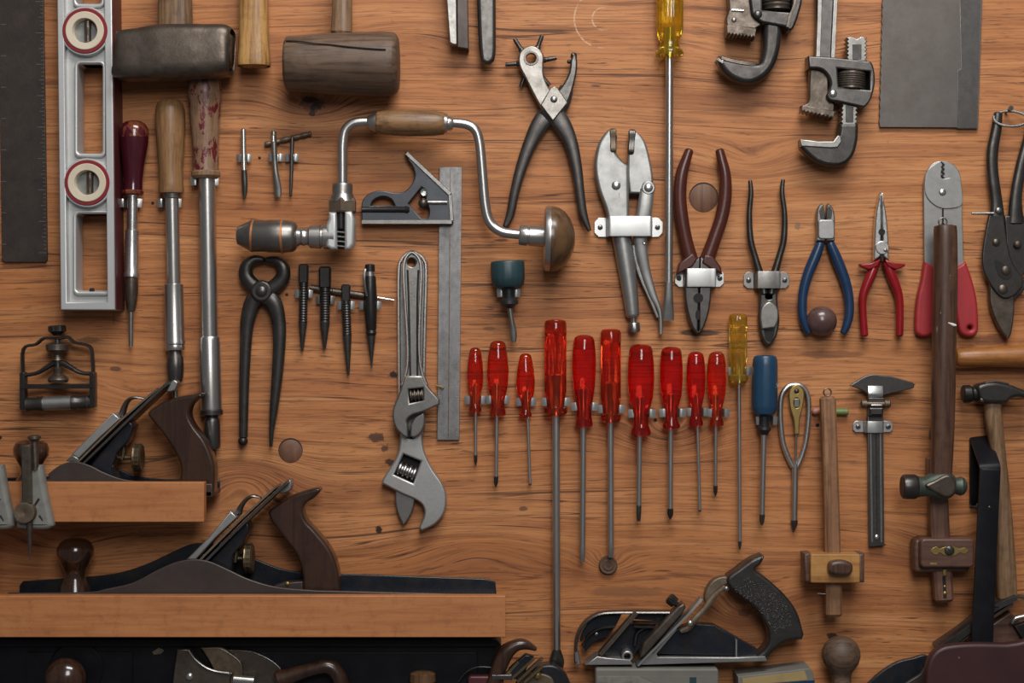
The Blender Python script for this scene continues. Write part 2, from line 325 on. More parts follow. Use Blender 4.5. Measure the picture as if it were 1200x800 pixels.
def lathe(p0, p1, prof, n=24, flute=None, sd=1., mat=None, fn=None, cap=True):
    """revolve (distance, radius) along the axis from p0 to p1 (photo px; radius px)"""
    k = K()*.001; A = L(*p0); t = (L(*p1)-A).normalized()
    a = Vector((0, -1, 0)) if abs(t.y) < .9 else Vector((0, 0, 1)); a = (a-t*a.dot(t)).normalized(); b = t.cross(a)
    V, F = [], []
    for h, r in prof:
        for j in range(n):
            th = 2*math.pi*j/n; f = r
            if flute and flute[2] <= h <= flute[3]: f = r*(1-flute[1]*max(0., math.cos(th*flute[0]))**2)
            if fn: f *= fn(h, th)
            V.append(A+t*(h*k)+a*(math.cos(th)*f*k*sd)+b*(math.sin(th)*f*k))
    R = len(prof)
    for i in range(R-1):
        for j in range(n): j2 = (j+1) % n; F.append((i*n+j, i*n+j2, (i+1)*n+j2, (i+1)*n+j))
    if cap: F.append(tuple(range(n))[::-1]); F.append(tuple(range((R-1)*n, R*n)))
    return (V, F, mat) if mat else (V, F)
def dome(x, y, d, r, h=None, n=20, mat=None):      # rivet or knob end facing the room
    h = h or r*.5; return lathe((x, y, d-2), (x, y, d+50), [(0, r), (2, r)]+[(2+h*math.sin(a), r*math.cos(a)) for a in (.35, .7, 1.05, 1.35)], n, mat=mat)
def ball(x, y, d, r, n=28, m=14, mat=None):
    return lathe((x, y-r, d), (x, y+r, d), [(r-r*math.cos(math.pi*i/m), max(.05, r*math.sin(math.pi*i/m))) for i in range(m+1)], n, mat=mat)
def screw(x, y, d, r, mat='zinc', par=None, cross=True, name='screw', a=35):
    o = part(name, mat, dome(x, y, d, r, r*.4), par=par)
    c, s = math.cos(math.radians(a))*r*.75, math.sin(math.radians(a))*r*.75; h = d+r*.4
    g = [sweep([(x-c, y-s, h, r*.13, .3), (x+c, y+s, h, r*.13, .3)], sub=1, sq=True, mat='pit')]
    if cross: g.append(sweep([(x+s, y-c, h, r*.13, .3), (x-s, y+c, h, r*.13, .3)], sub=1, sq=True, mat='pit'))
    me = o.data; b = len(me.vertices); part('screw_slot', 'pit', *g, par=o if o.parent.type == 'EMPTY' else o.parent)
    return o
CLIPS = 'silver spring clips screwed to the board'
def clip(x, y, label, gap=7, tw=7, h=9, dt=14, mat='zinc'):
    thing('spring_clip', label, 'clip', x, y, 14, CLIPS)
    k = gap
    parts('clip_prong', mat, *[strip([(x+s*1, y, 1.2), (x+s*k*.8, y, 1.2), (x+s*k, y, 3), (x+s*(k+.3), y, dt-3), (x+s*(k+1.2), y, dt), (x+s*(k+tw), y+.3, dt-1.5)], h/2, .6) for s in (-1, 1)])
def strap(x0, x1, xa, xb, y0, y1, dt, label, mat='zinc', ref=15):
    """strap bracket: tabs x0..xa and xb..x1 on the board, raised loop between"""
    thing('strap_bracket', label, 'bracket', (x0+x1)/2, y1, ref, 'strap brackets holding tools on the board')
    ym = (y0+y1)/2; h = (y1-y0)/2; c = h*.45
    part('strap_loop', mat, strip([(xa-1, ym, 2), (xa+.5, ym, dt*.5), (xa+1.5, ym, dt-1), (xa+4, ym, dt), ((xa+xb)/2, ym, dt+.6), (xb-4, ym, dt), (xb-1.5, ym, dt-1), (xb-.5, ym, dt*.5), (xb+1, ym, 2)], h, .7))
    for a, b, s in ((x0, xa, 1), (x1, xb, -1)):
        if abs(b-a) < 3: continue
        part('tab', mat, plate([(a, y0+c), (a+s*c, y0), (b+s*1.5, y0), (b+s*1.5, y1), (a+s*c, y1), (a, y1-c)], .4, 3, .5))
        screw((a+b)/2-s*.5, ym, 4, 3.0, 'steel', a=30*s)
# ---------------------------------------------------------------- the board
CUR['ref'] = 0; CUR['o'] = Vector((0, 0, 0))
def structure(name, mat, *g):
    o = part(name, mat, *g, par=None); o.parent = None; o['kind'] = 'structure'; return o
CUR['root'] = None
wall = structure('wall_back', 'wall', plate([(-260, -220), (1460, -220), (1460, 1020), (-260, 1020)], -18, 0, .5))
part('plug_gap', 'pit', lathe((340.5, 527.4, -2), (340.5, 527.4, 9), [(0, 14.299999999999999), (2.15, 14.299999999999999)], 32), par=wall)
part('wood_plug', 'plug', lathe((340.5, 528.5, -2), (340.5, 528.5, 9), [(0, 13.6), (2.4, 13.6), (2.8, 13)], 32), par=wall)
part('plug_gap', 'pit', lathe((824.5, 230.9, -2), (824.5, 230.9, 9), [(0, 17.3), (2.15, 17.3)], 32), par=wall)
part('wood_plug', 'plug', lathe((824.5, 232, -2), (824.5, 232, 9), [(0, 16.6), (2.3, 16.6), (2.7, 16)], 32), par=wall)
part('wood_plug', 'dowel', lathe((712.5, 661.5, -2), (712.5, 661.5, 9), [(0, 10.8), (6, 10.8), (7.5, 9.8), (7, 7), (8, 5.5), (7.4, 3), (8.2, .3)], 32), par=wall)
part('panel_seam', 'pit', *[sweep([(x, 0, .1, .35, .1), (x, 800, .1, .35, .1)], sub=1, sq=True) for x in ()] or [sweep([(133, 366, .05, .2, .1), (133.2, 380, .05, .2, .1)], sub=1, sq=True)], par=wall)
# the two ledges, each a shelf board with a front lip
def ledge(label, x1, y0, y1, d=86):
    thing('wooden_ledge', label, 'shelf', x1, y1, d)
    lip = part('front_board', 'ledge', box(-160, y0, x1, y1, d-16, d, .8, .8))
    part('shelf_board', 'ledge', box(-160, y0+17, x1-14, y1-4, .3, d-16, .4, .4))
ledge('short upper pine ledge carrying the smaller bench plane', 239, 565, 611.5)
ledge('long lower pine ledge carrying the long jointer plane', 592.5, 698, 746.5)
# ---------------------------------------------------------------- top left: square, level, hammers
thing('steel_square', 'wide blackened steel square blade with fine ruler ticks at far left edge', 'square', 28, 307, 6)
part('blade', 'square', plate([(-60, -40), (50, -40), (55, 300), (55, 304), (53, 307), (5, 307), (2, 304), (-2, 30), (-60, 20)], 1, 5, .5))
g = []
for i in range(66):
    y = 296-i*4.6; x = 50.3+(y/307)*4.6; l = 9 if i % 8 == 0 else (6 if i % 4 == 0 else 3.5)
    g.append(sweep([(x-l, y, 5, .3, .12), (x-.5, y, 5, .3, .12)], sub=1, sq=True))
    if i % 8 == 0: g.append(sweep([(1+i*.0, y-10, 5, .3, .12), (7, y-10, 5, .3, .12)], sub=1, sq=True))
part('ruler_ticks', 'ruler', *g, stuff=True)
thing('spirit_level', 'cast aluminium spirit level with two red ringed vials and maroon side', 'level', 103, 363, 44)
def xl(y): return 67+y*4/363
def xr(y): return 131+y*4/363
yt = -60
part('rim', 'lev', plate([(xl(yt), yt), (xr(yt), yt), (xr(363), 363), (xl(363), 363)], 3, 44, 1.2, holes=[[(xl(yt)+8, yt+8), (xl(355)+7.5, 354), (xr(355)-9, 354), (xr(yt)-9, yt+8)]]))
holes = [rr(88.5, 74, 119, 181, 4), rr(87, 250, 125, 340, 4), rr(87.5, -50, 118, 4, 4), circ(99.5, 36, 15), circ(102, 214, 15)]
part('web', 'lev', plate([(xl(yt)+6, yt+6), (xr(yt)-7, yt+6), (xr(356)-7, 356), (xl(356)+6, 356)], 6, 34, 2.5, holes=holes, res=3))
for h in ((85.5, 70, 122.5, 184), (84, 246, 129, 346), (84, -54, 121, 8)):
    part('window_frame', 'lev', plate(rr(*h, 6), 6, 39, 2, holes=[rr(h[0]+4, h[1]+4, h[2]-4, h[3]-5, 3.5)]))
part('side_cover', 'maroonr', sweep([(xr(yt)+.6, yt, 22, .9, 21), (xr(362)+.6, 362, 22, .9, 21)], sub=1, sq=True))
part('end_notch', 'pit', sweep([(103, 341, 35, 4, 3), (108, 341, 35, 4, 3)], sub=1, sq=True))
for x, y in ((99.5, 36), (102, 214)):
    v = part('vial_mount', 'lev', lathe((x, y, 30), (x, y, 60), [(0, 29), (12.5, 29), (13.5, 28), (13.5, 15), (2, 15)], 40, cap=False))
    part('red_ring', 'redring', lathe((x, y, 30), (x, y, 60), [(0, 26.8), (14, 26.8), (15, 26), (15, 22), (8, 22)], 40, cap=False), par=v)
    part('bezel', 'cream', lathe((x, y, 30), (x, y, 60), [(14, 22.5), (15.6, 22.5), (16.2, 21.8), (15.8, 15), (14, 14), (-20, 14)], 40, cap=False), par=v)
    part('bubble_tube', 'iron', sweep([(x+2, y-13.5, 38, 4, 4), (x+2, y+13.5, 38, 4, 4)], sub=1), par=v)
    part('bubble_line', 'pit', sweep([(x+3, y-5, 42.2, .3, .2), (x+3, y+5, 42.2, .3, .2)], sub=1), par=v); part('lens', 'glass', lathe((x, y, 30), (x, y, 60), [(4, 14), (5, 13.9), (5.6, 8), (5.8, .3)], 32), par=v)
def sledge():
    thing('sledge_hammer', 'heavy steel sledge hammer head with its wooden handle upward', 'hammer', 200, 90, 70)
    part('head', 'iron', sweep([(133.5, 62, 44, 24, 22), (138, 62, 44, 29, 26), (165, 60, 44, 31, 27), (185, 58, 44, 32.5, 28), (215, 57.5, 44, 32.5, 28), (240, 56.5, 44, 31.5, 27), (262, 55, 44, 29.5, 26), (268, 55, 44, 24, 21)], n=32, e=4.2, up=(0, -1, 0)), sharp=50)
    part('handle', 'weath', sweep([(200, -70, 44, 17, 13), (200, 0, 44, 20, 14), (200, 30, 44, 20.5, 14)], n=24, e=2.6))
sledge()
thing('hammer_handle', 'pale wooden handle end hanging between sledge hammer and mallet', 'hammer', 295, 76, 45)
part('handle', 'honey', sweep([(295, -90, 28, 16, 13), (295, 0, 28, 17, 14), (295, 40, 28, 17.5, 14.5), (295, 68, 28, 19.5, 16), (295, 75.5, 28, 19, 15.5)], n=28, e=2.8, round_ends=True))
thing('wooden_mallet', 'worn round wooden mallet with a long crack in its head', 'mallet', 397, 107, 80)
def crackfn(h, th):                                # a split running along the head
    c = math.radians(128-(h/133)*27)+.03*math.sin(h*.3); d = abs((2*math.pi-th) % (2*math.pi)-c); d2 = abs(th-c)
    return 1-.055*max(0, 1-d2/.035) if 4 < h < 128 else 1
part('head', 'mallet', lathe((329, 68, 42), (465, 68.5, 42), [(0, 28), (2, 31.5), (4, 32.5), (20, 33.5), (50, 36), (90, 37.5), (120, 38), (129, 37.5), (133, 35), (135.5, 30)], 180, fn=crackfn), sharp=50)
part('crack', 'pit', sweep([(333, 45.2, 66, .9, 1), (350, 46.4, 69.2, .8, 1), (368, 49.5, 72.6, .7, 1), (385, 51, 74, .7, 1), (400, 53, 75.6, .8, 1), (420, 55.4, 76.9, .9, 1), (440, 57, 77.9, .9, 1), (452, 57.5, 78.3, .6, 1)], n=8, sub=3), label='dark open crack in the wood')
part('handle', 'grey', sweep([(397, -90, 42, 11, 9), (397, 0, 42, 12, 10), (396, 34, 42, 13, 10)], n=20, e=2.4))
thing('steel_bar', 'pale and brown square ended steel jaw hanging at the top edge', 'tool', 535, 55, 30)
part('light_face', 'steel', plate([(519, -60), (534, -60), (535.6, 52), (531, 52), (527, 49.5)], 8, 30, 1), label='pale worn steel face')
part('brown_face', 'cast', plate([(535, -60), (546.5, -60), (549, 56), (536, 54)], 2, 24, .8), label='brown steel side')
thing('metal_strip', 'dark polished strip with rounded bright tip at the top edge', 'tool', 571, 75, 30)
part('strip', 'gun', plate([(557, -60, 1), (580.5, -60, 1), (581, 40), (580, 66), (576, 73), (571.5, 75), (566, 73), (562.5, 66), (560, 30)], 18, 28, 4.5, sm=True, res=5))
# ---------------------------------------------------------------- three push screwdrivers
def push_driver(label, x, hy, hp, hmat, tube, hlab):
    d = 18 if x < 230 else 22
    thing('push_screwdriver', label, 'screwdriver', x, tube[-1][3], d+8)
    part('handle', hmat, lathe((x, hy, d), (x+.2, hy+100, d), hp, 32), label=hlab)
    for nm, mat, y0, y1, xa, prof in tube:
        part(nm, mat, lathe((xa, y0, d), (xa+(.6 if y1-y0 > 60 else .05), y1, d), prof, 24))
x = 155
thing('push_screwdriver', 'small push screwdriver with glossy burgundy handle and chrome tube', 'screwdriver', 155, 405, 26)
part('handle', 'burg', lathe((155.5, 160, 18), (154, 228, 18), [(0, 16.8), (10, 16.2), (30, 13.2), (48, 11.2), (60, 11.2), (64, 12)], 32))
part('end_cap', 'lacq', lathe((155, 140, 18), (155.5, 160, 18), [(0, 4), (1.5, 10), (4, 13.5), (9, 16.2), (14, 17), (20.5, 16.9)], 32), label='bare wood butt of the handle')
part('ferrule', 'lacq', lathe((154, 222, 18), (154, 229, 18), [(0, 11.6), (2, 12.8), (4.5, 12.6), (6, 11)], 28), label='bare wood ring')
part('tube', 'bright', lathe((153.5, 228, 18), (153.2, 272, 18), [(0, 8), (2, 8), (2.5, 6.2), (42, 6.2)], 24))
part('sleeve', 'bright', lathe((153, 268, 18), (152.5, 320, 18), [(0, 6), (1.5, 8), (14, 8.3), (50, 8.3), (52, 9.4), (56, 9.4), (57, 8)], 24))
part('chuck', 'iron', lathe((152.3, 324, 18), (152, 362, 18), [(0, 7.6), (16, 8), (26, 7), (34, 5.8), (40, 4.4), (41, 3)], 24))
part('bit', 'steel', lathe((151.7, 360, 18), (151.5, 405, 18), [(0, 2.8), (40, 2.6), (46, 2.4)], 14))
thing('push_screwdriver', 'middle push screwdriver with plain tan handle and steel tube', 'screwdriver', 200, 465, 26)
part('handle', 'tan', lathe((197.5, 115, 18), (199, 226, 18), [(0, 5), (1.5, 11), (5, 15), (12, 17.2), (25, 17.6), (55, 16), (80, 14.2), (98, 14), (107, 15), (110.5, 14.2), (111, 11)], 32))
part('ferrule', 'steel', lathe((200, 226, 18), (200, 232, 18), [(0, 10), (5, 9.5), (6, 8.2)], 24))
part('tube', 'tube', lathe((200, 231, 18), (202, 334, 18), [(0, 8), (103, 8)], 28))
part('barrel', 'tube', lathe((202, 332, 18), (203.5, 408, 18), [(0, 9), (1.2, 11), (66, 11.3), (68, 12), (71, 12), (72, 11), (75, 11.6), (78, 11), (79.5, 8)], 28))
part('chuck', 'gun', lathe((203.6, 411, 18), (204, 450, 18), [(0, 7.6), (5, 8), (8, 9.6), (20, 10), (30, 9.4), (36, 8), (39, 4)], 24, flute=(14, .08, 9, 30)))
part('bit', 'steel', lathe((204, 449, 18), (204, 470, 18), [(0, 3), (22, 2.8)], 14))
thing('push_screwdriver', 'largest push screwdriver with chipped red paint on its handle', 'screwdriver', 241, 578, 30)
part('handle', 'chipped', lathe((237.5, 84, 19), (239.2, 201, 19), [(0, 6), (1.5, 13), (5, 17.5), (12, 19.4), (25, 19.8), (55, 17.5), (85, 15.4), (112, 15), (116, 15.4)], 36))
part('collar', 'grey', lathe((239.2, 199, 19), (239.4, 209, 19), [(0, 15.5), (2, 17), (6, 17), (9, 14.5)], 32), label='bare wood collar')
part('tube', 'tube', lathe((240.5, 208, 19), (243.6, 396, 19), [(0, 9.8), (188, 9.9)], 30))
part('barrel', 'tube', lathe((243.6, 394, 19), (245.6, 482, 19), [(0, 10.6), (2, 12), (6, 12), (7, 12.3), (86, 12.5)], 30))
part('ring', 'gun', lathe((245.7, 479, 19), (245.9, 489, 19), [(0, 12), (2, 13.6), (7, 13.6), (9, 10)], 30))
part('chuck', 'gun', lathe((246.5, 488, 19), (247, 530, 19), [(0, 7), (4, 9), (6, 9.4), (34, 9.6), (38, 8.6), (41, 4)], 26))
part('bit', 'dark', lathe((248, 528, 19), (246.5, 580, 19), [(0, 3.6), (52, 4)], 14))
clip(153.5, 238, 'spring clip holding the burgundy handled push screwdriver', 7.5, 6, 10, 18)
clip(199, 238, 'spring clip holding the tan handled push screwdriver', 8, 6, 10, 18)
clip(240.5, 212.5, 'spring clip holding the largest push screwdriver', 9.5, 7, 10, 20)
# ---------------------------------------------------------------- small chisels and centre punches
def rod(name, mat, pts, **k): return part(name, mat, sweep(pts, **k))
thing('cold_chisel', 'thin bright rod with bent flattened tip, alone left of its neighbours', 'punch', 285, 232, 14)
rod('shank', 'bright', [(284.5, 150, 9, 3, 3), (284.8, 180, 9, 3.2, 3), (285.3, 200, 9, 3.2, 3)], n=14)
rod('tip', 'gun', [(285.3, 198, 9, 3.2, 3), (286, 215, 9, 3.4, 2.5), (286, 226, 9, 2.6, 1.5), (285.5, 233, 9, 1, 1)], n=14)
clip(285, 184.5, 'spring clip holding the lone bright chisel rod', 3.5, 5, 9, 9)
thing('cold_chisel', 'dark forged rod with bright top and broad twisted tip', 'punch', 323, 231, 14)
rod('shank', 'steel', [(320.3, 153, 12, 3.2, 3), (320.8, 170, 12, 3.4, 3), (321.6, 190, 11, 3.2, 3), (323, 205, 11, 3.6, 2.6), (325, 220, 10, 4.4, 1.8), (325.5, 231, 10, 3.4, 1)], n=14)
rod('striking_end', 'bright', [(320.2, 158, 13, 2.6, 3), (320.5, 167, 13, 2.6, 3)], n=12)
clip(322.5, 184, 'spring clip holding the twisted tip chisel', 3.5, 5, 9, 10)
thing('nail_punch', 'slender dark steel pin under the right end of the twist bit', 'punch', 340, 230, 14)
rod('shank', 'gun', [(342, 160, 10, 2.2, 2.2), (341.3, 190, 10, 2.2, 2.2), (340.5, 218, 10, 1.9, 1.9), (340, 230, 10, 1.3, 1.3)], n=12)
clip(341.3, 184, 'spring clip holding the slender dark pin', 2.8, 5, 9, 9)
thing('twist_bit', 'short slanting notched steel bit lying behind two chisel rods', 'bit', 337, 163, 8)
part('bit', 'rust', sweep([(309.5, 168.8, 4, 3.3, 3), (364.5, 155.8, 4, 3.3, 3)], n=12, sub=34, fn=lambda u, v: 1-.22*max(0, math.sin(u*38))))
def punch(label, x, y0, y1, y2, y3, hw, r, xt, mat='black', dx=0):
    thing('nail_punch', label, 'punch', x, y3, 14, 'punches in a row of clips')
    part('head', mat, sweep([(x, y0, 9, hw, hw*.9), (x, y1, 9, hw*.94, hw*.9)], sub=1, sq=True))
    part('knurled_shank', 'black', lathe((x, y1-1, 9), (x+(xt-x)*.5, y2, 9), [(0, r), (4, r*1.05)]+[(5+i*1.5, r*(1.05 if i % 2 else .9)) for i in range(int((y2-y1-5)/1.5))]+[(y2-y1, r)], 18))
    part('point', 'gun', lathe((x+(xt-x)*.5, y2-1, 9), (xt, y3, 9), [(0, r), ((y3-y2)*.3, r*.8), ((y3-y2)*.9, r*.36), (y3-y2+1, r*.2)], 18))
punch('dark square headed punch, leftmost of the four in clips', 355.3, 309, 332, 379, 412, 5.6, 5, 353.5)
punch('broad black headed punch with blunt tip, second of four in clips', 380.5, 312, 338, 378, 409, 7, 5.8, 379.8)
punch('lowest hanging punch with long pointed tip, third of four in clips', 405, 333, 353, 395, 440, 5.2, 5.2, 407.8)
thing('automatic_punch', 'black automatic centre punch with pocket clip and silver band', 'punch', 434, 431, 16)
part('cap', 'black', lathe((433, 309, 10), (433, 318, 10), [(0, 4), (1, 5.8), (9, 6)], 22)); part('band', 'bright', lathe((433, 317, 10), (433, 324, 10), [(0, 5.6), (7, 5.6)], 22))
part('body', 'black', lathe((433, 323, 10), (434.6, 392, 10), [(0, 6.2), (2, 7), (20, 7.6), (40, 7.2), (62, 6.2), (64, 5.4), (67, 6.4), (70, 5.2)], 24))
part('point', 'gun', lathe((434.6, 391, 10), (435, 431, 10), [(0, 5), (10, 4.2), (28, 1.8), (40, .6)], 20))
part('pocket_clip', 'gun', sweep([(428, 315, 16, 1.5, .6), (427, 322, 18.5, 1.5, .6), (427.5, 335, 18.5, 1.5, .6), (430, 347, 17.5, 1.2, .6)], sq=True, sub=3))
thing('pencil_scriber', 'slim dark scriber slanting behind the row of punches', 'scriber', 412, 342, 8)
part('body', 'iron', lathe((363, 337, 4), (442, 348.5, 4), [(0, 4), (14, 4.4), (15, 3.4), (26, 3.4), (27, 4.2), (60, 4.2), (78, 3.4), (80, 2)], 16)); part('needle', 'bright', lathe((440, 348.2, 4), (462, 351.8, 4), [(0, 2), (22, 1.2)], 12))
clip(355.5, 344, 'spring clip holding the leftmost square headed punch', 5, 5.5, 9, 11); clip(380.5, 351, 'spring clip holding the blunt black headed punch', 5.6, 5.5, 9, 9, 'steel')
clip(405, 357.5, 'spring clip holding the lowest long pointed punch', 5, 5.5, 9.5, 12); clip(433.5, 357.5, 'spring clip holding the automatic centre punch', 7.4, 5.5, 9.5, 13)
# ---------------------------------------------------------------- carpenter's brace
thing('carpenter_brace', 'cranked steel hand brace with wooden grip, chuck and round pad', 'brace', 480, 300, 42)
parts('crank', 'tube', sweep([(401, 222, 38, 5.8), (401, 195, 38, 5.8), (401.2, 168, 38, 5.8), (404.5, 152, 38, 5.8), (415, 143.5, 38, 5.8), (434, 142, 38, 5.6)], n=20, sub=6), sweep([(528, 143, 38, 5.6), (546, 145, 38, 5.8), (557, 152, 38, 5.8), (562, 168, 38, 5.8), (565, 200, 38, 5.8), (568.5, 240, 38, 5.9), (574, 260, 38, 5.9), (586, 270.5, 38, 5.9), (600, 273.5, 38, 5.8), (612, 274.5, 38, 5.8)], n=20, sub=6))
part('grip', 'oak', lathe((440, 143, 38), (521, 144, 38), [(0, 11), (2, 13), (12, 14.6), (40, 15.8), (68, 14.8), (79, 13.4), (81, 12)], 36))
part('grip_ferrule', 'tube', lathe((430, 142, 38), (441, 143, 38), [(0, 6), (2, 8), (6, 9.4), (9, 11), (11, 11)], 24)); part('grip_ferrule', 'tube', lathe((520, 144, 38), (531, 144.5, 38), [(0, 12), (4, 11), (5, 8.5), (9, 8), (11, 6.4)], 24))
part('head_collar', 'tube', lathe((608, 275, 38), (640, 277, 38), [(0, 6), (.5, 11), (2, 12), (10, 12), (10.6, 10.6), (12, 10.6), (12.6, 12), (30, 12.4), (32, 13)], 30))
part('pad_plate', 'tube', lathe((637, 279, 38), (649, 279.3, 38), [(0, 20), (.5, 33), (2, 37.5), (5, 38.5), (8, 38.6)], 48))
part('pad', 'walnut', lathe((645, 279.5, 38), (674, 280, 38), [(0, 38.3), (4, 38.4), (10, 36.6), (17, 32), (23, 24), (27, 14), (28.8, 6), (29, 1)], 48))
part('crank_socket', 'steel', lathe((401, 214, 38), (401, 236, 38), [(0, 8), (1, 11), (3, 12), (12, 12), (14, 12.6), (19, 15), (22, 16)], 30))
part('ratchet_ring', 'rust', lathe((401, 232, 38), (401, 249, 38), [(0, 15), (3, 17.6), (15, 17.6), (17, 16)], 6, fn=None), sharp=25)
parts('fork', 'lev', plate([(386, 249), (395.5, 249), (396, 292), (389, 293), (383, 289), (383, 264), (386, 257)], 24, 52, 3.5, res=4), plate([(404.5, 248), (413, 248), (416, 257), (415.5, 286), (411, 293), (404.5, 293)], 24, 52, 3.5, res=4))
part('gear_recess', 'pit', box(394, 248, 406, 291, 26, 44, 1)); part('pinion', 'black', lathe((400, 248, 46), (400, 268, 46), [(0, 4), (20, 4)], 14))
parts('gear', 'gun', *[sweep([(394.5, 272+i*5.5, 47, 1.6, 2), (405.5, 273+i*5.5, 47, 1.6, 2)], sub=1) for i in range(4)])
part('neck', 'tube', lathe((392, 277, 38), (346, 277, 38), [(0, 15), (10, 14.6), (13, 14.4), (14, 12.4), (16, 12.4), (17, 14.2), (29, 13.4), (31, 10.6), (34, 10), (37, 11), (40, 10), (45, 12)], 32))
part('chuck', 'mid', lathe((348, 277, 38), (277, 275.5, 38), [(0, 12), (2, 16), (6, 18.4), (18, 19.2), (34, 19.2), (36, 18.6), (54, 18.8), (56, 17.6), (64, 13.6), (70, 10.6), (71, 8)], 40, flute=(20, .02, 36, 54)))
parts('copper_ring', 'copper', lathe((332, 277, 38), (328.8, 277, 38), [(0, 19), (.5, 19.7), (2.6, 19.7), (3, 19)], 40), lathe((297, 276.2, 38), (293.8, 276, 38), [(0, 18.6), (.5, 19.2), (2.4, 19), (3, 18)], 40))
# ---------------------------------------------------------------- combination square
thing('combination_square', 'combination square with cast grey head on a long steel rule', 'square', 526, 516, 16)
part('rule', 'ruler', plate([(514.5, 194.5), (541, 194.5), (538, 516), (511.8, 516)], 2, 5, .4))
g = []
for i in range(104):
    y = 200+i*3; t = (y-195)/321; l = 5 if i % 4 == 0 else 3
    g += [sweep([(514.7-2.7*t, y, 5, .22, .1), (514.7-2.7*t+l, y, 5, .22, .1)], sub=1, sq=True), sweep([(540.6-3*t, y+1, 5, .22, .1), (540.6-3*t-l, y+1, 5, .22, .1)], sub=1, sq=True)]
part('ruler_ticks', 'iron', *g, stuff=True)
part('rule_groove', 'iron', sweep([(527.6, 197, 5, .8, .12), (525, 514, 5, .8, .12)], sub=1, sq=True))
parts('stamped_dots', 'dark', *[dome(525.6-.3*i, 273+27.3*i, 3.3, 1.2, .4, 8) for i in range(5)])
part('head', 'sqh', plate([(474, 177, 1), (478, 178, 1), (529, 226, 1), (531, 261, 1), (424, 262, 1), (423.5, 240), (428, 230), (437, 224.5), (448, 223), (462, 225.5), (474, 224), (482, 216), (486, 206), (484, 196), (478, 187)], 4, 15, 1.2, sm=True,
      holes=[smooth_closed([(434, 241, 1), (438, 234), (448, 230), (458, 233), (463, 241, 1)]), smooth_closed([(478, 238, 1), (494, 219, 1), (500, 224), (499, 234), (503, 246), (501, 255), (494, 256, 1)])]))
parts('rim', 'steel', sweep([(423.5, 260, 14, 2.6, 3.5), (530, 260, 14, 2.6, 3.5)], sub=1, sq=True), sweep([(529.5, 259, 14, 2.2, 3.5), (527.5, 228, 14, 2.2, 3.5)], sub=1, sq=True), sweep([(528, 228, 14, 2.4, 3.5), (476, 179, 14, 2.2, 3.5)], sub=1, sq=True))
part('level_tube', 'black', lathe((424, 245.5, 14), (480, 245.5, 14), [(0, 3.6), (50, 3.8), (53, 4.6), (56, 3)], 20))
part('lock_bolt', 'steel', lathe((497, 237, 15), (524.5, 237, 15), [(0, 3), (1, 2.6), (27, 2.6)], 14)); part('lock_nut', 'iron', ball(496, 238, 16, 5.8, 18, 10)); part('scriber_bushing', 'bright', lathe((497, 225, 6), (497, 225, 16), [(0, 5), (8, 5), (9, 4), (8.5, 2.4), (6, 2)], 20))
thing('nail', 'short brass nail holding the steel rule near its lower end', 'nail', 515, 453, 14)
part('shank', 'brass', sweep([(510.5, 451.5, 8, 1.2, 1.2), (520, 454.6, 12, 1.3, 1.3)], sub=1))
# ---------------------------------------------------------------- pincers
thing('pincers', 'black forged end cutting pincers with round open jaws', 'pincers', 306, 524, 22)
part('jaw', 'dark', sweep([(309, 304, 12, 3.5, 5), (297, 303.5, 12, 5.5, 7), (288, 311, 12, 7.5, 8), (287, 323, 12, 8.5, 8), (295, 334, 12, 9, 8), (306, 341, 12, 9, 8)], n=16, e=2.8), label=None)
part('jaw', 'dark', sweep([(309.6, 304, 12, 3.5, 5), (322, 304.5, 12, 5.5, 7), (330, 312, 12, 7.5, 8), (330, 324, 12, 8.5, 8), (321, 335, 12, 9, 8), (308, 342, 12, 9, 8)], n=16, e=2.8))
part('handle', 'dark', sweep([(309, 340, 11, 12, 7), (295, 353, 11, 10, 7), (288.5, 375, 11, 8.5, 6.5), (286.5, 400, 11, 7, 6), (284.5, 450, 11, 6, 5.5), (283.5, 514, 11, 5, 5)], n=16, e=2.4))
part('handle', 'dark', sweep([(304, 342, 13, 12, 7), (319, 354, 13, 10, 7), (325, 375, 12, 8.5, 6.5), (326, 400, 12, 7.6, 6), (323.5, 440, 12, 6.6, 5.5), (319.5, 480, 12, 5, 5), (317, 505, 12, 3, 3.4), (316, 524, 12, 1.8, 2)], n=16, e=2.4))
part('boss', 'dark', plate(circ(306, 341, 13), 10, 21, 3)); part('rivet', 'gun', dome(306, 341, 21, 6.8, 3)); part('ball_end', 'black', ball(283, 517.5, 11, 5.8, 18, 10))
# ---------------------------------------------------------------- adjustable wrenches
thing('adjustable_wrench', 'larger adjustable wrench behind, bright angled jaw pointing down', 'wrench', 493, 620, 16)
part('handle', 'steel', plate([(482, 292.5), (492, 296), (499, 304), (501, 316), (499, 380), (497, 500, 1), (493, 530, 1), (470, 530, 1), (467, 440), (465.5, 380), (465, 316), (467, 304), (474, 296)], 2, 6, 1, sm=True, holes=[circ(481, 307, 5.2)]))
part('edge_rib', 'bright', *[sweep(p, n=10, e=2.4) for p in ([(467.5, 470, 6, 2.2, 4), (467, 400, 6, 2.2, 4), (466.8, 320, 6, 2.2, 4), (470, 304, 6, 2.2, 4), (476, 297, 6, 2.2, 4), (483, 294.5, 6, 2.2, 4), (491, 298, 6, 2.2, 4), (497, 305, 6, 2.2, 4), (499, 320, 6, 2.2, 4), (497.5, 380, 6, 2.2, 4), (496, 460, 6, 2.2, 4)],)])
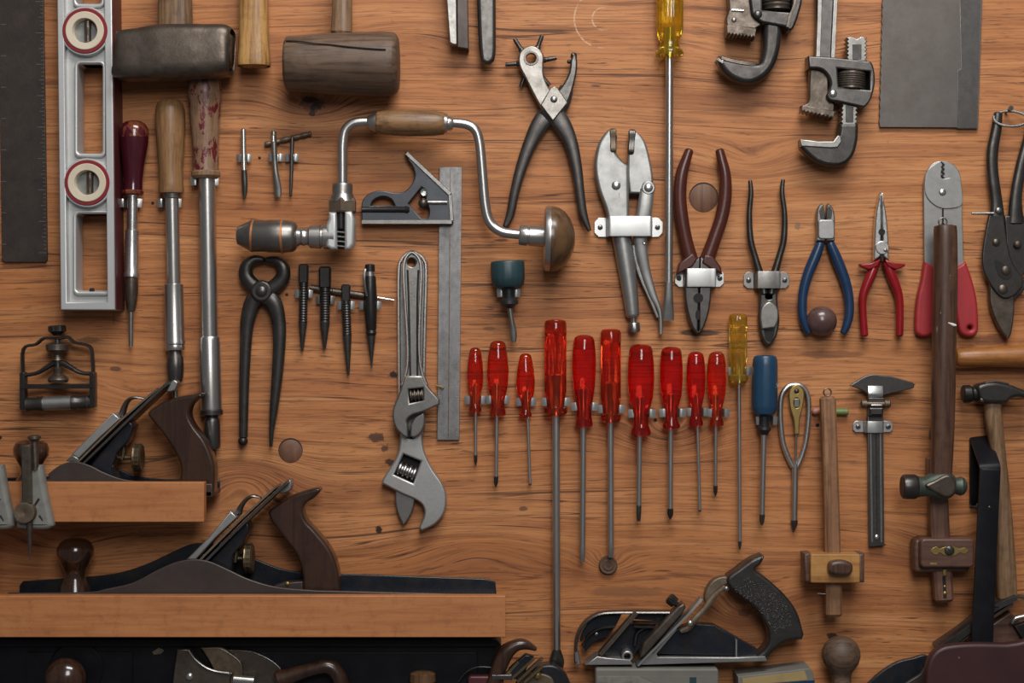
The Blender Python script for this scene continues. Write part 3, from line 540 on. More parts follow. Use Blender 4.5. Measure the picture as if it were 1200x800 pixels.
hd = part('head', 'polish', plate([(469, 506, 1), (494, 506, 1), (497, 528), (506, 548), (518, 566), (523, 582), (521, 600), (510, 614), (494, 622, 1), (491, 618, 1), (497, 603), (495, 592), (486, 585), (470, 578), (447, 566, 1), (449, 560, 1), (464, 536), (468, 520)], 2, 17, 2.2, sm=True, res=3, holes=[smooth_closed([(473, 532, 1), (493, 540, 1), (484, 566, 1), (462, 556, 1)])]))
part('jaw', 'steel', plate([(463, 573, 1), (486, 582, 1), (485, 592), (481, 604), (475, 613), (472, 615, 1), (466, 602), (463, 588)], 3, 13, 1.6, sm=True))
part('worm_recess', 'pit', plate([(472, 531), (494, 539), (485, 567), (461, 557)], 2, 5, .5))
part('worm', 'steel', lathe((465, 548, 10), (489, 557, 10), [(0, 4)]+[(1+i*1.5, 8.4 if i % 4 in (1, 2) else 6) for i in range(15)]+[(24.5, 4)], 20)); part('hanging_hole', 'pit', plate(circ(481.5, 509, 7, ry=5.5), 14, 17.3, .4))
thing('adjustable_wrench', 'smaller adjustable wrench in front with grooved handle and stamped lettering', 'wrench', 487, 512, 30)
part('handle', 'steel', plate([(483, 293.5), (490, 297), (494, 306), (495, 330), (492, 390), (493, 430), (498, 446, 1), (474, 446, 1), (477, 425), (476, 390), (472.5, 330), (472.5, 306), (476, 297)], 18, 24, 1, sm=True, holes=[circ(482.3, 307, 5.4)]))
part('edge_rib', 'bright', sweep([(471, 452, 25, 2.6, 4.5), (477, 430, 25, 1.8, 4.5), (477.5, 400, 25, 1.7, 4.5), (474.5, 350, 25, 1.7, 4.5), (473, 318, 25, 1.8, 4.5), (475, 303, 25, 1.8, 4.5), (482.5, 295.5, 25, 1.8, 4.5), (491, 303, 25, 1.8, 4.5), (493.5, 318, 25, 1.8, 4.5), (492.5, 350, 25, 1.7, 4.5), (491, 400, 25, 1.7, 4.5), (493, 430, 25, 1.8, 4.5), (500, 452, 25, 2.6, 4.5)], n=10, e=2.4))
part('head', 'steel', plate([(474, 440, 1), (495, 440, 1), (501, 452), (515, 468, 1), (515, 474, 1), (497, 482), (484, 486), (477, 492), (478, 500), (478, 512, 1), (473, 511), (464, 502), (460, 490), (461, 477), (467, 462)], 16, 30, 2, sm=True, res=3, holes=[smooth_closed([(479, 456, 1), (495.5, 454.5, 1), (496, 469, 1), (480.5, 472, 1)])]))
part('jaw', 'steel', plate([(480, 511, 1), (481, 498), (486, 489), (496, 483, 1), (498, 490), (497, 500), (492, 509), (485, 513)], 17, 27, 2.2, sm=True, res=3))
part('panel_groove', 'pit', *[sweep(p, n=8, sub=3) for p in ([(477.2, 316, 24, 1.2, .6), (478.8, 360, 24, 1.2, .6), (480.4, 440, 24, 1.2, .6)], [(490, 316, 24, 1.2, .6), (488.6, 360, 24, 1.2, .6), (488.8, 440, 24, 1.2, .6)])], stuff=True); part('worm_recess', 'pit', box(478, 453.5, 497, 472, 14, 18)); part('worm', 'iron', lathe((479, 464, 24), (497, 462, 24), [(0, 3)]+[(1+i*1.1, 7.4 if i % 4 in (1, 2) else 5) for i in range(15)]+[(18, 3)], 20))
def text(name, s, x, y, size, d, mat, rot=0, par=None, ext=.25):
    cu = bpy.data.curves.new('t', 'FONT'); cu.body = s; cu.size = size; cu.extrude = ext; cu.align_x = 'CENTER'; cu.align_y = 'CENTER'; cu.resolution_u = 2
    o = bpy.data.objects.new('t', cu); me = bpy.data.meshes.new_from_object(o); c = L(x, y, d)*1000; a = math.radians(rot); k = K()
    V = [(c+Vector(((v.co.x*math.cos(a)-v.co.y*math.sin(a))*k, -v.co.z, (v.co.x*math.sin(a)+v.co.y*math.cos(a))*k)))*.001 for v in me.vertices]; F = [tuple(p.vertices) for p in me.polygons]
    bpy.data.objects.remove(o); bpy.data.curves.remove(cu); bpy.data.meshes.remove(me)
    return part(name, mat, (V, F), par=par)
text('stamped_lettering', 'D', 483.5, 331, 8, 24, 'iron', 90); text('stamped_lettering', '155', 483.5, 347.5, 8, 24, 'iron', 90)
# ---------------------------------------------------------------- leather punch
thing('leather_punch', 'rotary leather punch pliers with spoked punch wheel', 'pliers', 645, 270, 24)
for i, (a, b) in enumerate((((613, 59), (603.5, 44)), ((629, 57), (634.5, 42)), ((634, 68.5), (649.5, 66)), ((611, 72), (591, 73.5)), ((617, 82), (611, 98)), ((632, 84), (640, 93)))):
    part('punch_tube', 'dark', lathe((*a, 10), (*b, 10), [(0, 4), (5, 3.6), (6, 2.8), (16, 2.6), (19, 2.2)], 14))
part('handle', 'gun', sweep([(665, 100, 14, 8, 4), (655, 122, 14, 12, 5), (636, 140, 14, 11, 5), (623, 163, 13, 8.5, 5), (611, 195, 12, 6.8, 5), (603, 225, 11, 5.6, 5), (598, 250, 10, 5, 4.5), (591.5, 265.5, 10, 3, 3)], n=16, e=3))
part('jaw_arm', 'gun', plate([(672, 60, 1), (676, 66), (676.5, 80), (673, 98), (667, 116), (661, 124, 1), (652, 108, 1), (660, 98), (667, 84), (669, 70)], 9, 19, 2, sm=True, res=3))
parts('anvil', 'black', lathe((672.6, 66, 14), (673, 60, 14), [(0, 4), (4, 3.6), (6, 2)], 12), dome(667, 71, 17, 2.4))
part('wheel_arm', 'mid', plate([(622, 53), (631, 56), (637, 64), (637, 75), (637.5, 88), (643, 102), (652, 114, 1), (636, 130, 1), (626, 112), (616, 92), (609, 78), (607.5, 68), (611, 58)], 12, 22, 1.8, sm=True, res=3, holes=[circ(622.4, 68, 6.4)]))
part('wheel_hub', 'gun', lathe((622.4, 68, 12), (622.4, 68, 26), [(11, 8.6), (12, 8.2), (12, 6.6), (0, 6.4)], 24, cap=False))
part('handle', 'gun', sweep([(640, 122, 17, 12, 5), (657, 142, 16, 11, 5), (669, 165, 15, 8.2, 5), (676, 195, 14, 6.6, 5), (680, 225, 13, 5.6, 5), (684, 250, 12, 5, 4.5), (691.5, 270, 12, 2.6, 3)], n=16, e=3))
part('pivot_plate', 'mid', plate([(645, 103, 1), (652, 102), (665.5, 120, 1), (648, 142, 1), (633.5, 123, 1)], 20, 25, 1.2, sm=True)); part('rivet', 'steel', dome(649, 116.5, 25, 4.2, 2))
thing('stubby_screwdriver', 'stubby screwdriver with short teal cap and wavy blade', 'screwdriver', 601, 400, 34)
part('handle', 'tealp', lathe((594.5, 305, 24), (595.5, 337, 24), [(0, 16), (1, 19), (3, 20), (20, 20), (28, 18.6), (31, 16), (32, 12)], 48, flute=(16, .035, 4, 28))); part('collar', 'rubber', lathe((596, 336, 24), (597, 361, 24), [(0, 7), (12, 6.6), (14, 8.5), (16, 10.5), (20, 10.6), (22, 7), (25, 4)], 24))
part('blade', 'steel', sweep([(597, 358, 24, 3.4, 3.4), (599.5, 375, 24, 3, 3), (601.5, 388, 24, 4, 2), (602, 398, 24, 3.4, 1.2), (602, 401, 24, 2.4, .8)], n=12))
clip(596, 343, 'spring clip holding the teal stubby screwdriver', 7, 6.5, 10, 22)
# ---------------------------------------------------------------- locking pliers
thing('locking_pliers', 'bright locking pliers with open jaws and adjusting screw below', 'pliers', 745, 392, 24)
part('body', 'alu', plate([(716, 150), (724, 158, 1), (722, 176), (728, 186), (737, 194, 1), (738, 262, 1), (739, 275, 1), (716, 275, 1), (710, 246), (701, 220), (697, 195), (700, 172), (707, 158)], 4, 20, 3.5, sm=True, res=4))
part('jaw_insert', 'rust', sweep([(718.6, 150, 17, 3.8, 6), (719, 178, 17, 3.4, 5)], sub=8, sq=True, fn=lambda u, v: 1-.08*math.cos(u*50)))
part('upper_jaw', 'alu', plate([(738, 154), (746, 153), (756, 164), (762, 184), (766, 208), (764, 222), (755, 226), (738, 226, 1), (736, 200)], 5, 17, 2.4, sm=True, res=3)); part('jaw_insert', 'gun', sweep([(741.5, 151, 16, 4, 6), (739.5, 180, 16, 3.4, 5)], sub=8, sq=True, fn=lambda u, v: 1-.08*math.cos(u*50)))
part('link', 'black', lathe((737, 225, 10), (752, 225, 10), [(0, 4), (15, 4)], 14))
part('barrel', 'alu', sweep([(728, 268, 12, 11.5, 9), (733, 300, 12, 11, 9), (739, 340, 12, 9.4, 8.5), (742.5, 372, 12, 7.8, 7.6)], n=24, round_ends=True))
part('adjusting_screw', 'steel', lathe((743, 371, 12), (744.5, 391, 12), [(0, 3.6), (6, 3.4), (7, 6), (8, 7), (16.5, 7), (18, 6.2)], 28, flute=(7, .14, 7.5, 17)))
part('lever', 'alu', sweep([(759, 220, 15, 8.5, 3.5), (756, 245, 15, 9, 4), (751, 272, 14, 8.6, 4), (753, 295, 13, 7, 4), (758, 320, 12, 6, 3.8), (766, 345, 12, 4.6, 3.4), (774.5, 366, 12, 2.6, 3), (775.4, 392, 12, 2.2, 3)], n=16, e=3))
part('release_lever', 'steel', sweep([(743, 286, 11, 4, 2.6), (746, 305, 11, 3, 2.6), (753, 327, 11, 2.6, 2.6), (763, 350, 11, 2.3, 2.6), (772, 372, 11, 1.8, 2.2)], n=12, e=3))
part('rivet', 'bright', dome(722.3, 217, 20, 5.4, 2.4)); part('rivet', 'bright', dome(760.3, 219.5, 19, 5.2, 2.2)); part('boss', 'alu', plate(circ(760.3, 219.5, 8.2), 12, 19, 1.4)); part('rivet', 'bright', dome(755.6, 285, 17, 2.2, 1))
text('stamped_lettering', '1', 726, 229, 8, 20, 'iron', 0)
strap(697, 778, 712, 764, 254, 277, 25, 'bright wide strap bracket across the locking pliers')
# ---------------------------------------------------------------- long yellow screwdriver
thing('screwdriver', 'very long screwdriver with yellow handle cut by the top edge', 'screwdriver', 785, 375, 34)
part('handle', 'yellow', lathe((786.5, -60, 20), (786, 64, 20), [(0, 8), (3, 14), (8, 16), (90, 16), (100, 14), (108, 11.5), (114, 12), (116, 15), (119, 16.6), (123, 16.4), (124.5, 13)], 48, flute=(6, .13, 10, 100)))
part('blade', 'tube', lathe((786, 30, 20), (785, 334, 20), [(0, 4.6), (303, 4.6)], 20)); part('tip', 'steel', sweep([(785, 330, 20, 4.6, 4.6), (784.6, 350, 20, 5.4, 4), (784.6, 366, 20, 6.6, 2.4), (784.6, 375, 20, 6.6, 1.4)], n=16, e=3.5, round_ends=False))
# ---------------------------------------------------------------- brown handled combination pliers
thing('combination_pliers', 'combination pliers with brown handles, hung jaws down', 'pliers', 819, 392, 24)
part('jaw', 'gun', plate([(812, 306, 1), (821, 300, 1), (818.6, 391.5, 1), (812, 384), (806, 366), (803, 345), (804, 322)], 6, 20, 2, sm=True, res=3)); part('jaw', 'gun', plate([(831, 306, 1), (821, 300, 1), (819.2, 391.5, 1), (825, 384), (831, 367), (834, 345), (834, 322)], 6, 20.4, 2, sm=True, res=3))
parts('pipe_grip', 'pit', plate(circ(818.8, 349, 5.8), 18, 20.8, .3), plate(circ(818.2, 369, 2.8, ry=6), 18, 20.8, .3))
for pts, g in (([(809.5, 173.5, 14, 5, 5), (805, 186, 14, 6, 6), (799.5, 205, 14, 7.4, 7), (797.6, 230, 14, 7.8, 7), (800, 255, 14, 8, 7), (805, 282, 14, 8, 7), (811, 306, 14, 9, 7)], [(812, 296), (818, 303), (812, 312), (793, 322), (796, 308)]), ([(844, 173.5, 14, 5, 5), (847, 186, 14, 6, 6), (851, 205, 14, 7, 7), (851, 230, 14, 7.8, 7), (846.5, 255, 14, 8, 7), (838, 280, 14, 8, 7), (829, 306, 14, 9, 7)], [(826, 298), (836, 300), (845, 312), (847, 321), (832, 314), (823, 308)])):
    part('handle', 'brownv', sweep(pts, n=20, e=2.3), plate(g, 6, 22, 2, res=3))
strap(792, 850, 803, 839, 315, 336, 24, 'bright strap bracket across the brown handled pliers')
# ---------------------------------------------------------------- thin handled end cutters
thing('end_cutters', 'cutting pliers with thin black bowed handles, jaws down', 'pliers', 902, 405, 22)
for pts in ([(880.3, 210, 12, 2.4, 2.4), (881.5, 225, 12, 3, 3), (879.6, 250, 12, 3.3, 3.3), (881, 280, 12, 3.8, 3.8), (887, 303, 12, 4, 4), (893, 325, 12, 5, 5), (897, 345, 12, 5, 6)], [(919.4, 209, 12, 2.4, 2.4), (918, 225, 12, 3, 3), (921, 250, 12, 3.3, 3.3), (920, 280, 12, 3.8, 3.8), (914, 303, 12, 4, 4), (908, 325, 12, 5, 5), (905, 345, 12, 5, 6)]):
    part('handle', 'dark', sweep(pts, n=16))
part('jaw_body', 'gun', plate([(892, 335, 1), (912, 335, 1), (913, 358), (915, 374), (912, 392), (907, 401), (902, 405), (897, 401), (892, 390), (890, 374), (891, 358)], 5, 15, 2.5, sm=True, res=3, holes=[rr(900, 330.5, 904, 350, 1.5)]))
part('joint', 'steel', plate([(893, 360), (902, 353), (912, 360), (913, 374), (909, 384, 1), (893, 386, 1), (891, 373)], 14, 19, 2, sm=True, res=3)); part('jaw_opening', 'pit', plate([(896, 386), (909, 385), (907, 398), (902, 401), (898, 397)], 14, 15.6, .3)); part('rivet', 'steel', dome(902, 401, 14, 2.2))
strap(873, 927, 886, 915, 318, 337.5, 20, 'dull strap bracket across the thin handled cutters', 'steel')
# ---------------------------------------------------------------- blue side cutters, red long nose, crimpers
thing('side_cutters', 'side cutting pliers with navy blue handles, jaws up', 'pliers', 969, 391, 20)
part('handle', 'navyv', sweep([(963.5, 283, 11, 5, 5), (957, 300, 11, 6.4, 6), (948, 322, 11, 6.2, 6), (942.5, 345, 11, 5.6, 5.5), (942, 368, 11, 5.4, 5.5), (945.5, 382, 11, 4.8, 5), (950, 391, 11, 3.6, 4)], n=20))
part('handle', 'navyv', sweep([(974, 283, 11, 5, 5), (982, 302, 11, 6.4, 6), (991, 325, 11, 6.2, 6), (996, 345, 11, 5.6, 5.5), (997, 366, 11, 5.4, 5.5), (993.5, 382, 11, 4.8, 5), (989, 391, 11, 3.6, 4)], n=20))
part('jaw', 'steel', plate([(964, 237.5, 1), (959, 244), (957.6, 256), (958.5, 270), (957, 282, 1), (968, 282, 1), (967.5, 256, 1), (966, 240, 1)], 5, 17, 1.6, sm=True)); part('jaw', 'steel', plate([(971.5, 237.5, 1), (977, 244), (979.3, 256), (978.5, 270), (979, 282, 1), (969, 282, 1), (968.6, 256, 1), (969.8, 240, 1)], 5, 17, 1.6, sm=True))
part('cutting_edge', 'dark', plate([(963, 240), (966, 243), (967.4, 256), (962, 256), (960.6, 247)], 16, 18, .5)); part('cutting_edge', 'dark', plate([(972.4, 240), (969.8, 243), (968.8, 256), (974.5, 256), (976, 247)], 16, 18, .5)); part('boss', 'alu', plate(rr(959, 257, 978.5, 280, 4), 13, 19, 1.4))
thing('round_knob', 'round dark wooden ball knob between the blue handles', 'knob', 965, 376, 24)
part('ball', 'ballp', lathe((965, 376, 1), (965, 376, 30), [(0, 9), (3, 12), (6, 16), (10, 17.8), (15, 17.4), (20, 14), (24, 8), (25.5, 2), (25.6, .3)], 32))
thing('long_nose_pliers', 'chrome long nose pliers with glossy red handles', 'pliers', 1035, 396, 20)
for s, pts in ((-1, [(1029, 306, 11, 5, 5), (1022, 323, 11, 6, 6), (1013.5, 345, 11, 5, 5.5), (1013, 366, 11, 4.4, 5), (1015, 394, 11, 4.6, 5)]), (1, [(1040, 306, 11, 5, 5), (1047, 323, 11, 6, 6), (1055, 345, 11, 5, 5.5), (1056.5, 366, 11, 4.4, 5), (1056, 394, 11, 4.6, 5)])):
    part('handle', 'redv', sweep(pts, n=20), plate([(1035+s*2, 303), (1035+s*14, 308), (1035+s*27, 309), (1035+s*26, 312), (1035+s*16, 316), (1035+s*6, 312)], 5, 18, 1.6))
part('jaw', 'bright', plate([(1032.4, 225, 1), (1030, 236), (1027, 255), (1025.5, 280), (1025, 305, 1), (1033, 300, 1), (1034, 260, 1), (1033.4, 225.5, 1)], 5, 17, 1.6, sm=True)); part('jaw', 'bright', plate([(1034.6, 225, 1), (1037, 236), (1040, 255), (1042, 280), (1042.5, 305, 1), (1036, 300, 1), (1034.4, 260, 1), (1033.8, 225.5, 1)], 5, 17, 1.6, sm=True))
part('boss', 'bright', plate(circ(1034.5, 290, 8), 14, 18.4, 1)); part('rivet', 'steel', dome(1038, 293, 18.4, 2.2)); parts('wire_hole', 'pit', plate(circ(1034, 271.5, 4), 15, 17.4, .2), plate([(1032.5, 298), (1036.5, 298), (1036, 306), (1033.5, 306)], 14, 17.4, .2))
thing('crimping_pliers', 'flat steel crimping pliers with matt red grips behind hammer handle', 'pliers', 1109, 394, 14)
part('blade', 'alu', plate([(1106, 188), (1117, 191), (1125, 200), (1128, 213), (1129, 250), (1131, 312, 1), (1112, 316, 1), (1108, 262, 1), (1105, 262, 1), (1104, 316, 1), (1084.5, 312, 1), (1084, 250), (1084, 213), (1088, 199), (1096, 190)], 5, 9, .8, sm=True))
part('upper_blade', 'alu', plate([(1104.5, 189), (1104, 208), (1116, 208), (1126, 213), (1128, 222), (1127.5, 240), (1108, 244), (1095, 239), (1086, 228), (1084.5, 212), (1090, 197)], 9, 11, .6, sm=True)); part('crimp_teeth', 'pit', plate([(1104, 188.5)]+[(1104+(1.8 if i % 2 else -1), 190+i*2.6) for i in range(8)]+[(1106, 208)]+[(1106.5+(1.8 if i % 2 else -1), 190+i*2.6) for i in range(7, -1, -1)], 10, 11.4, .1)); part('rivet', 'bright', dome(1105.3, 225, 11, 4.3, 1.6)); part('slot', 'pit', box(1105, 243, 1107, 264, 8, 10, .1, .5))
part('grip', 'redm', plate([(1083.5, 306, 1), (1098, 314, 1), (1100, 340), (1098, 375), (1094, 390), (1084, 394.5), (1075, 391), (1073, 380), (1075, 350), (1080, 328)], 3, 14, 3.5, sm=True, res=4)); part('grip', 'redm', plate([(1132, 306, 1), (1118, 314, 1), (1118, 340), (1122, 375), (1126, 390), (1136, 394.5), (1145, 391), (1147, 380), (1145, 350), (1139, 325)], 3, 14, 3.5, sm=True, res=4, holes=[circ(1137, 384, 2.6, 12)]))
# ---------------------------------------------------------------- tin snips at the right edge
thing('tin_snips', 'dark tin snips with riveted plates at the right edge', 'snips', 1183, 398, 26)
part('handle', 'dark', sweep([(1173, 130, 14, 5, 5), (1171, 150, 14, 6, 5), (1166.5, 175, 14, 6.6, 5), (1166.5, 200, 14, 6.6, 5), (1171, 236, 14, 7, 5), (1172, 262, 14, 10, 5)], n=16, e=2.8)); part('handle', 'dark', sweep([(1216, 128, 14, 5, 5), (1209, 160, 14, 6, 5), (1200, 195, 14, 6.6, 5), (1194, 230, 14, 7, 5), (1194, 262, 14, 10, 5)], n=16, e=2.8))
part('lower_blade', 'iron', plate([(1165, 318, 1), (1192, 340, 1), (1192, 365), (1188.5, 390), (1184, 398, 1), (1172, 380), (1163, 352)], 6, 16, 2, sm=True, res=3)); part('upper_blade', 'dark', plate([(1188, 335, 1), (1208, 322, 1), (1205, 338), (1194, 352), (1190, 372), (1189, 392, 1), (1185, 398, 1)], 5, 12, 1.5, sm=True))
part('plate', 'dark', plate([(1161, 250, 1), (1178, 252, 1), (1186, 300), (1200, 325), (1200, 336, 1), (1190, 346), (1178, 349), (1166, 338), (1155, 318), (1153, 298), (1157, 270)], 14, 20, 1.6, sm=True, res=3)); part('plate', 'dark', plate([(1180, 252, 1), (1208, 252, 1), (1210, 300), (1200, 325), (1188, 338, 1), (1178, 312), (1182, 290)], 11, 17, 1.6, sm=True, res=3))
part('pivot_slot', 'pit', plate([(1168, 305), (1176, 308), (1188, 320), (1182, 327), (1172, 322)], 19, 20.6, .2, sm=True))
for x, y, r in ((1169, 283.5, 4.8), (1194.5, 286, 4.8), (1180.5, 316.5, 6), (1177, 338.5, 6)): part('rivet', 'iron', dome(x, y, 20, r, 2.6))
part('latch', 'steel', sweep([(1140, 249.5, 20, 1.5, 1.5), (1166, 249.5, 22, 1.8, 1.8)], sub=1), dome(1172, 246, 20, 4, 2))
thing('key_ring', 'wire ring hanging from a nail over the snips handle', 'ring', 1187, 148, 26)
part('ring', 'steel', sweep([(1187+20*math.cos(a), 138+9.5*math.sin(a), 17+5*math.sin(a), 1.6, 1.6) for a in [i*math.pi/8 for i in range(16)]], n=10, sub=3, closed=True)); part('nail', 'dark', lathe((1186, 128, 1), (1186, 126, 24), [(0, 1.4), (19, 1.4), (20, 3), (22, 3)], 12))
# ---------------------------------------------------------------- pipe wrenches
def teeth(x0, y0, x1, y1, n, h):                   # zigzag points from one end to the other, teeth pushed out by h
    nx, ny = (y1-y0), -(x1-x0); l = math.hypot(nx, ny); nx, ny = nx/l*h, ny/l*h; out = []
    for i in range(n): u = i/n; v = (i+.5)/n; out += [(x0+(x1-x0)*u, y0+(y1-y0)*u, 1), (x0+(x1-x0)*v+nx, y0+(y1-y0)*v+ny, 1)]
    return out+[(x1, y1, 1)]
thing('pipe_wrench', 'dark pipe wrench cut by the top edge, hook jaw down', 'wrench', 880, 97, 40)
part('hook_jaw', 'dark', plate([(897, 10, 1), (919, 10, 1), (917, 45), (912, 68), (903, 84), (890, 94), (876, 97), (860, 92), (848, 82), (842.5, 70), (843.5, 63, 1), (850, 67), (870, 70), (888, 73), (893, 68), (896, 50)], 8, 34, 6, sm=True, res=5)); part('jaw_face', 'iron', sweep([(845.5, 66, 29, 2.6, 6), (858, 70, 29, 3.2, 6), (874, 73, 29, 3.2, 6), (888, 74.5, 29, 3.2, 5)], n=10, e=3.5))
part('heel_jaw', 'iron', plate([(852, -50, 1), (892, -50, 1), (893, 28, 1), (886, 32, 1), (853, 29, 1), (852, 20, 1), (856, 8, 1)], 10, 30, 1.5)); part('heel_face', 'iron', plate([(852.5, 28, 1), (887.5, 32, 1)]+teeth(885.5, 44, 853, 40, 8, -2.6)+[(852.5, 34, 1)], 8, 34, 1))
part('frame', 'dark', plate([(874, -50, 1), (943, -50, 1), (941, -5), (937, 15), (930, 33), (924, 35, 1), (920, 31, 1), (893, 26, 1), (884, 19), (880, 8)], 6, 38, 2.5, sm=True, holes=[[(894, -40), (894, 11), (928, 14), (932, -40)]])); part('frame_edge', 'iron', sweep([(935, -30, 36, 1.6, 4), (931, 5, 36, 1.6, 4), (925, 20, 36, 1.6, 4), (923, 32, 36, 1.6, 4)], sq=True, sub=3))
part('frame_back', 'pit', box(892, -45, 934, 17, 6, 12)); part('adjusting_nut', 'iron', lathe((912, -30, 26), (912, 12, 26), [(0, 12), (2, 17)]+[(4+i*2, 17 if i % 2 else 15.8) for i in range(17)]+[(39, 16), (41.5, 11)], 28)); part('rivet', 'gun', dome(888.5, 16.5, 38, 5, 2.6)); part('rivet', 'steel', dome(861.5, 21.5, 30, 3, 1.6)); part('spring_edge', 'bright', sweep([(858.5, 10, 31, 1.6, 1), (873, 10.8, 31, 1.6, 1)], sub=1))
thing('pipe_wrench', 'worn steel pipe wrench with toothed shank, complete head visible', 'wrench', 978, 193, 40)
part('handle', 'gun', plate([(958, -50, 1), (986, -50, 1), (983.5, 10), (980, 75, 1), (957, 75, 1), (959.5, 20)], 12, 24, 2, sm=True)); parts('handle_rib', 'steel', *[sweep([(a, -50, 24, 2.7, 5), (b, 10, 24, 2.7, 5), (c, 68, 24, 2.7, 5)], sq=True, sub=3) for a, b, c in ((963, 962.6, 960.5), (983.5, 980.8, 978))])
hk = part('hook_jaw', 'dark', plate([(986, 143, 1), (1008, 143, 1), (1008, 152), (1007, 165), (1002, 181), (992, 191), (978, 193.5), (960, 189), (944, 176), (940, 171, 1), (939.5, 162, 1), (960, 165), (978, 165), (984.5, 157)], 9, 31, 4, sm=True, res=4))
part('jaw_face', 'steel', plate([(939, 162), (960, 164.5), (978, 164.5), (983, 157.5), (987, 158), (988, 165), (983, 172), (975, 172.5), (940, 170.5)], 22, 33, 1.2))
parts('toothed_shank', 'steel', plate(teeth(994, 70, 994, 42, 6, -2.6)+[(1001, 41, 1), (1006, 44, 1), (1011, 41, 1)]+teeth(1019, 42, 1019, 70, 6, -2.6), 10, 30, 1), plate(teeth(987, 146, 988, 120, 5, -2.4)+teeth(1008, 120, 1007, 146, 5, -2.4), 10, 30, 1)); parts('shank_groove', 'dark', box(1001, 50, 1011.5, 68, 28, 31, .4), box(993, 122, 1002, 142, 28, 31, .4))
part('heel_jaw', 'iron', plate([(952, 76, 1), (974, 76, 1), (973, 112, 1), (981, 120, 1), (980, 131, 1), (941, 122, 1), (950, 117), (951, 100)], 12, 26, 1.5, sm=True)); part('heel_face', 'iron', plate([(942, 121.5, 1), (981, 129, 1)]+teeth(978, 138, 941, 130, 8, -2.4), 9, 31, 1))
part('frame', 'gun', plate([(948, 64.5, 1), (975, 66), (1012, 70), (1022, 72), (1026, 84), (1026, 100), (1021, 117), (1014, 125.5, 1), (985, 119), (974, 117), (970, 111), (973, 104), (974.5, 96), (970, 86), (962, 80), (948.5, 79, 1)], 8, 36, 2.2, sm=True, res=3, holes=[[(982.5, 79.5), (1020.5, 83), (1020, 104.5), (984, 101)]]))
part('frame_back', 'pit', box(981, 78, 1022, 106, 8, 14)); part('adjusting_nut', 'iron', lathe((1001, 81, 25), (1000, 104, 25), [(0, 10), (2, 16)]+[(3+i*1.3, 17 if i % 2 else 16) for i in range(13)]+[(21, 16), (23, 11)], 28)); part('rivet', 'bright', dome(977, 109, 36, 4.8, 2.6))
# ---------------------------------------------------------------- hand saw blade
thing('saw_blade', 'wide grey handsaw blade hanging from the top right edge', 'saw', 1088, 151, 8)
part('blade', 'blade', plate([(1037, -60)]+[(1036.6-5.2*i/40+(-.9 if i % 2 else .2), -50+i*4.9) for i in range(41)]+[(1032, 148.5), (1122, 149), (1123, 150.5), (1147, 150.5), (1154, -60)], 2, 5, .4)); part('stippled_strip', 'gun', plate([(1124, -60), (1151.5, -60), (1145.5, 149.5), (1123, 149.5), (1122.5, 82), (1127, 80)], 4.6, 5.8, .3), label='pitted darker strip along the back')
# ---------------------------------------------------------------- row of screwdrivers
ROW = 'screwdrivers in the row of clips'
def driver(label, x, yt, yb, hp, mat, xs, ye, r, tip, cy, fl=None, xt=None, tang=None, cl=True, gap=6, tw=7, cg='', collar=False, bend=None):
    thing('screwdriver', label, 'screwdriver', x, ye, 30, ROW)
    R = max(h[1] for h in hp); d = R+2
    part('handle', mat, lathe((x, yt, d), (x, yb, d), [(h-yt, rad) for h, rad in hp], 48 if fl else 36, flute=fl))
    xt = xs if xt is None else xt; y0 = yb if collar else yb-(yb-yt)*.42; u = (yb-y0)/(ye-y0)
    tl = {'cross': 12, 'flat': 18, 'point': 10, 'plain': 3, 'wide': 22}[tip]
    vx = lambda y: xs+(xt-xs)*(y-yb)/(ye-yb)
    part('blade', 'tube', lathe((xs, y0, d), (vx(ye-tl), ye-tl, d), [(0, r), (ye-tl-y0, r)], 16))
    if not collar: part('tang', 'copper', sweep([(xs, y0-2, d, r*1.1, r*.5), (xs, y0+6, d, r*1.5, r*.6), (xs, yb-8, d, r*1.3, r*.9)], sub=3, n=10))
    a = (vx(ye-tl-1), ye-tl-1, d); b = (xt, ye, d)
    if tip == 'cross': part('tip', 'black', lathe(a, b, [(0, r), (.5, r*1.18), (tl*.62, r*1.15), (tl*.9, r*.6), (tl+1, r*.25)], 16, flute=(4, .25, tl*.5, tl)))
    elif tip == 'point': part('tip', 'gun', lathe(a, b, [(0, r), (tl*.6, r*.8), (tl+1, r*.3)], 16))
    elif tip == 'plain': part('tip', 'gun', lathe(a, b, [(0, r), (tl, r*.9)], 14))
    elif tip == 'flat': part('tip', 'gun' if 'fattest' in label else 'tube', sweep([(*a, r, r), ((a[0]+b[0])/2, ye-tl*.5, d, r*.95, r*.8), (xt, ye, d, r*.72, .6)], n=14, e=2.6, round_ends=False))
    else: part('tip', 'gun', sweep([(*a, r, r), (xt, ye-tl*.45, d, r*1.9, r*.7), (xt, ye, d, r*1.6, .5)], n=14, e=2.6, round_ends=False))
    return d
def bulb(yt, yb, top, mx, ym, neck, yn, col):
    return [(yt, top*.3), (yt+1, top*.65), (yt+3, top*.9), (yt+7, top*1.02), (ym-(ym-yt)*.45, (top+mx)/2*1.05), (ym, mx), (ym+(yn-ym)*.5, mx*.9), (yn-3, neck*1.12), (yn, neck), (yn+(yb-yn)*.5, neck*1.05), (yb-4, col), (yb-1, col*.96), (yb, col*.7)]
def straight(yt, yb, r, fl): return [(yt, r*.6), (yt+1.5, r*.88), (yt+5, r), (yt+16, r), (yt+18, r*.97), (yb-30, r*.98), (yb-16, r*.84), (yb-10, r*.8), (yb-9, fl), (yb-3, fl), (yb, fl*.8)]
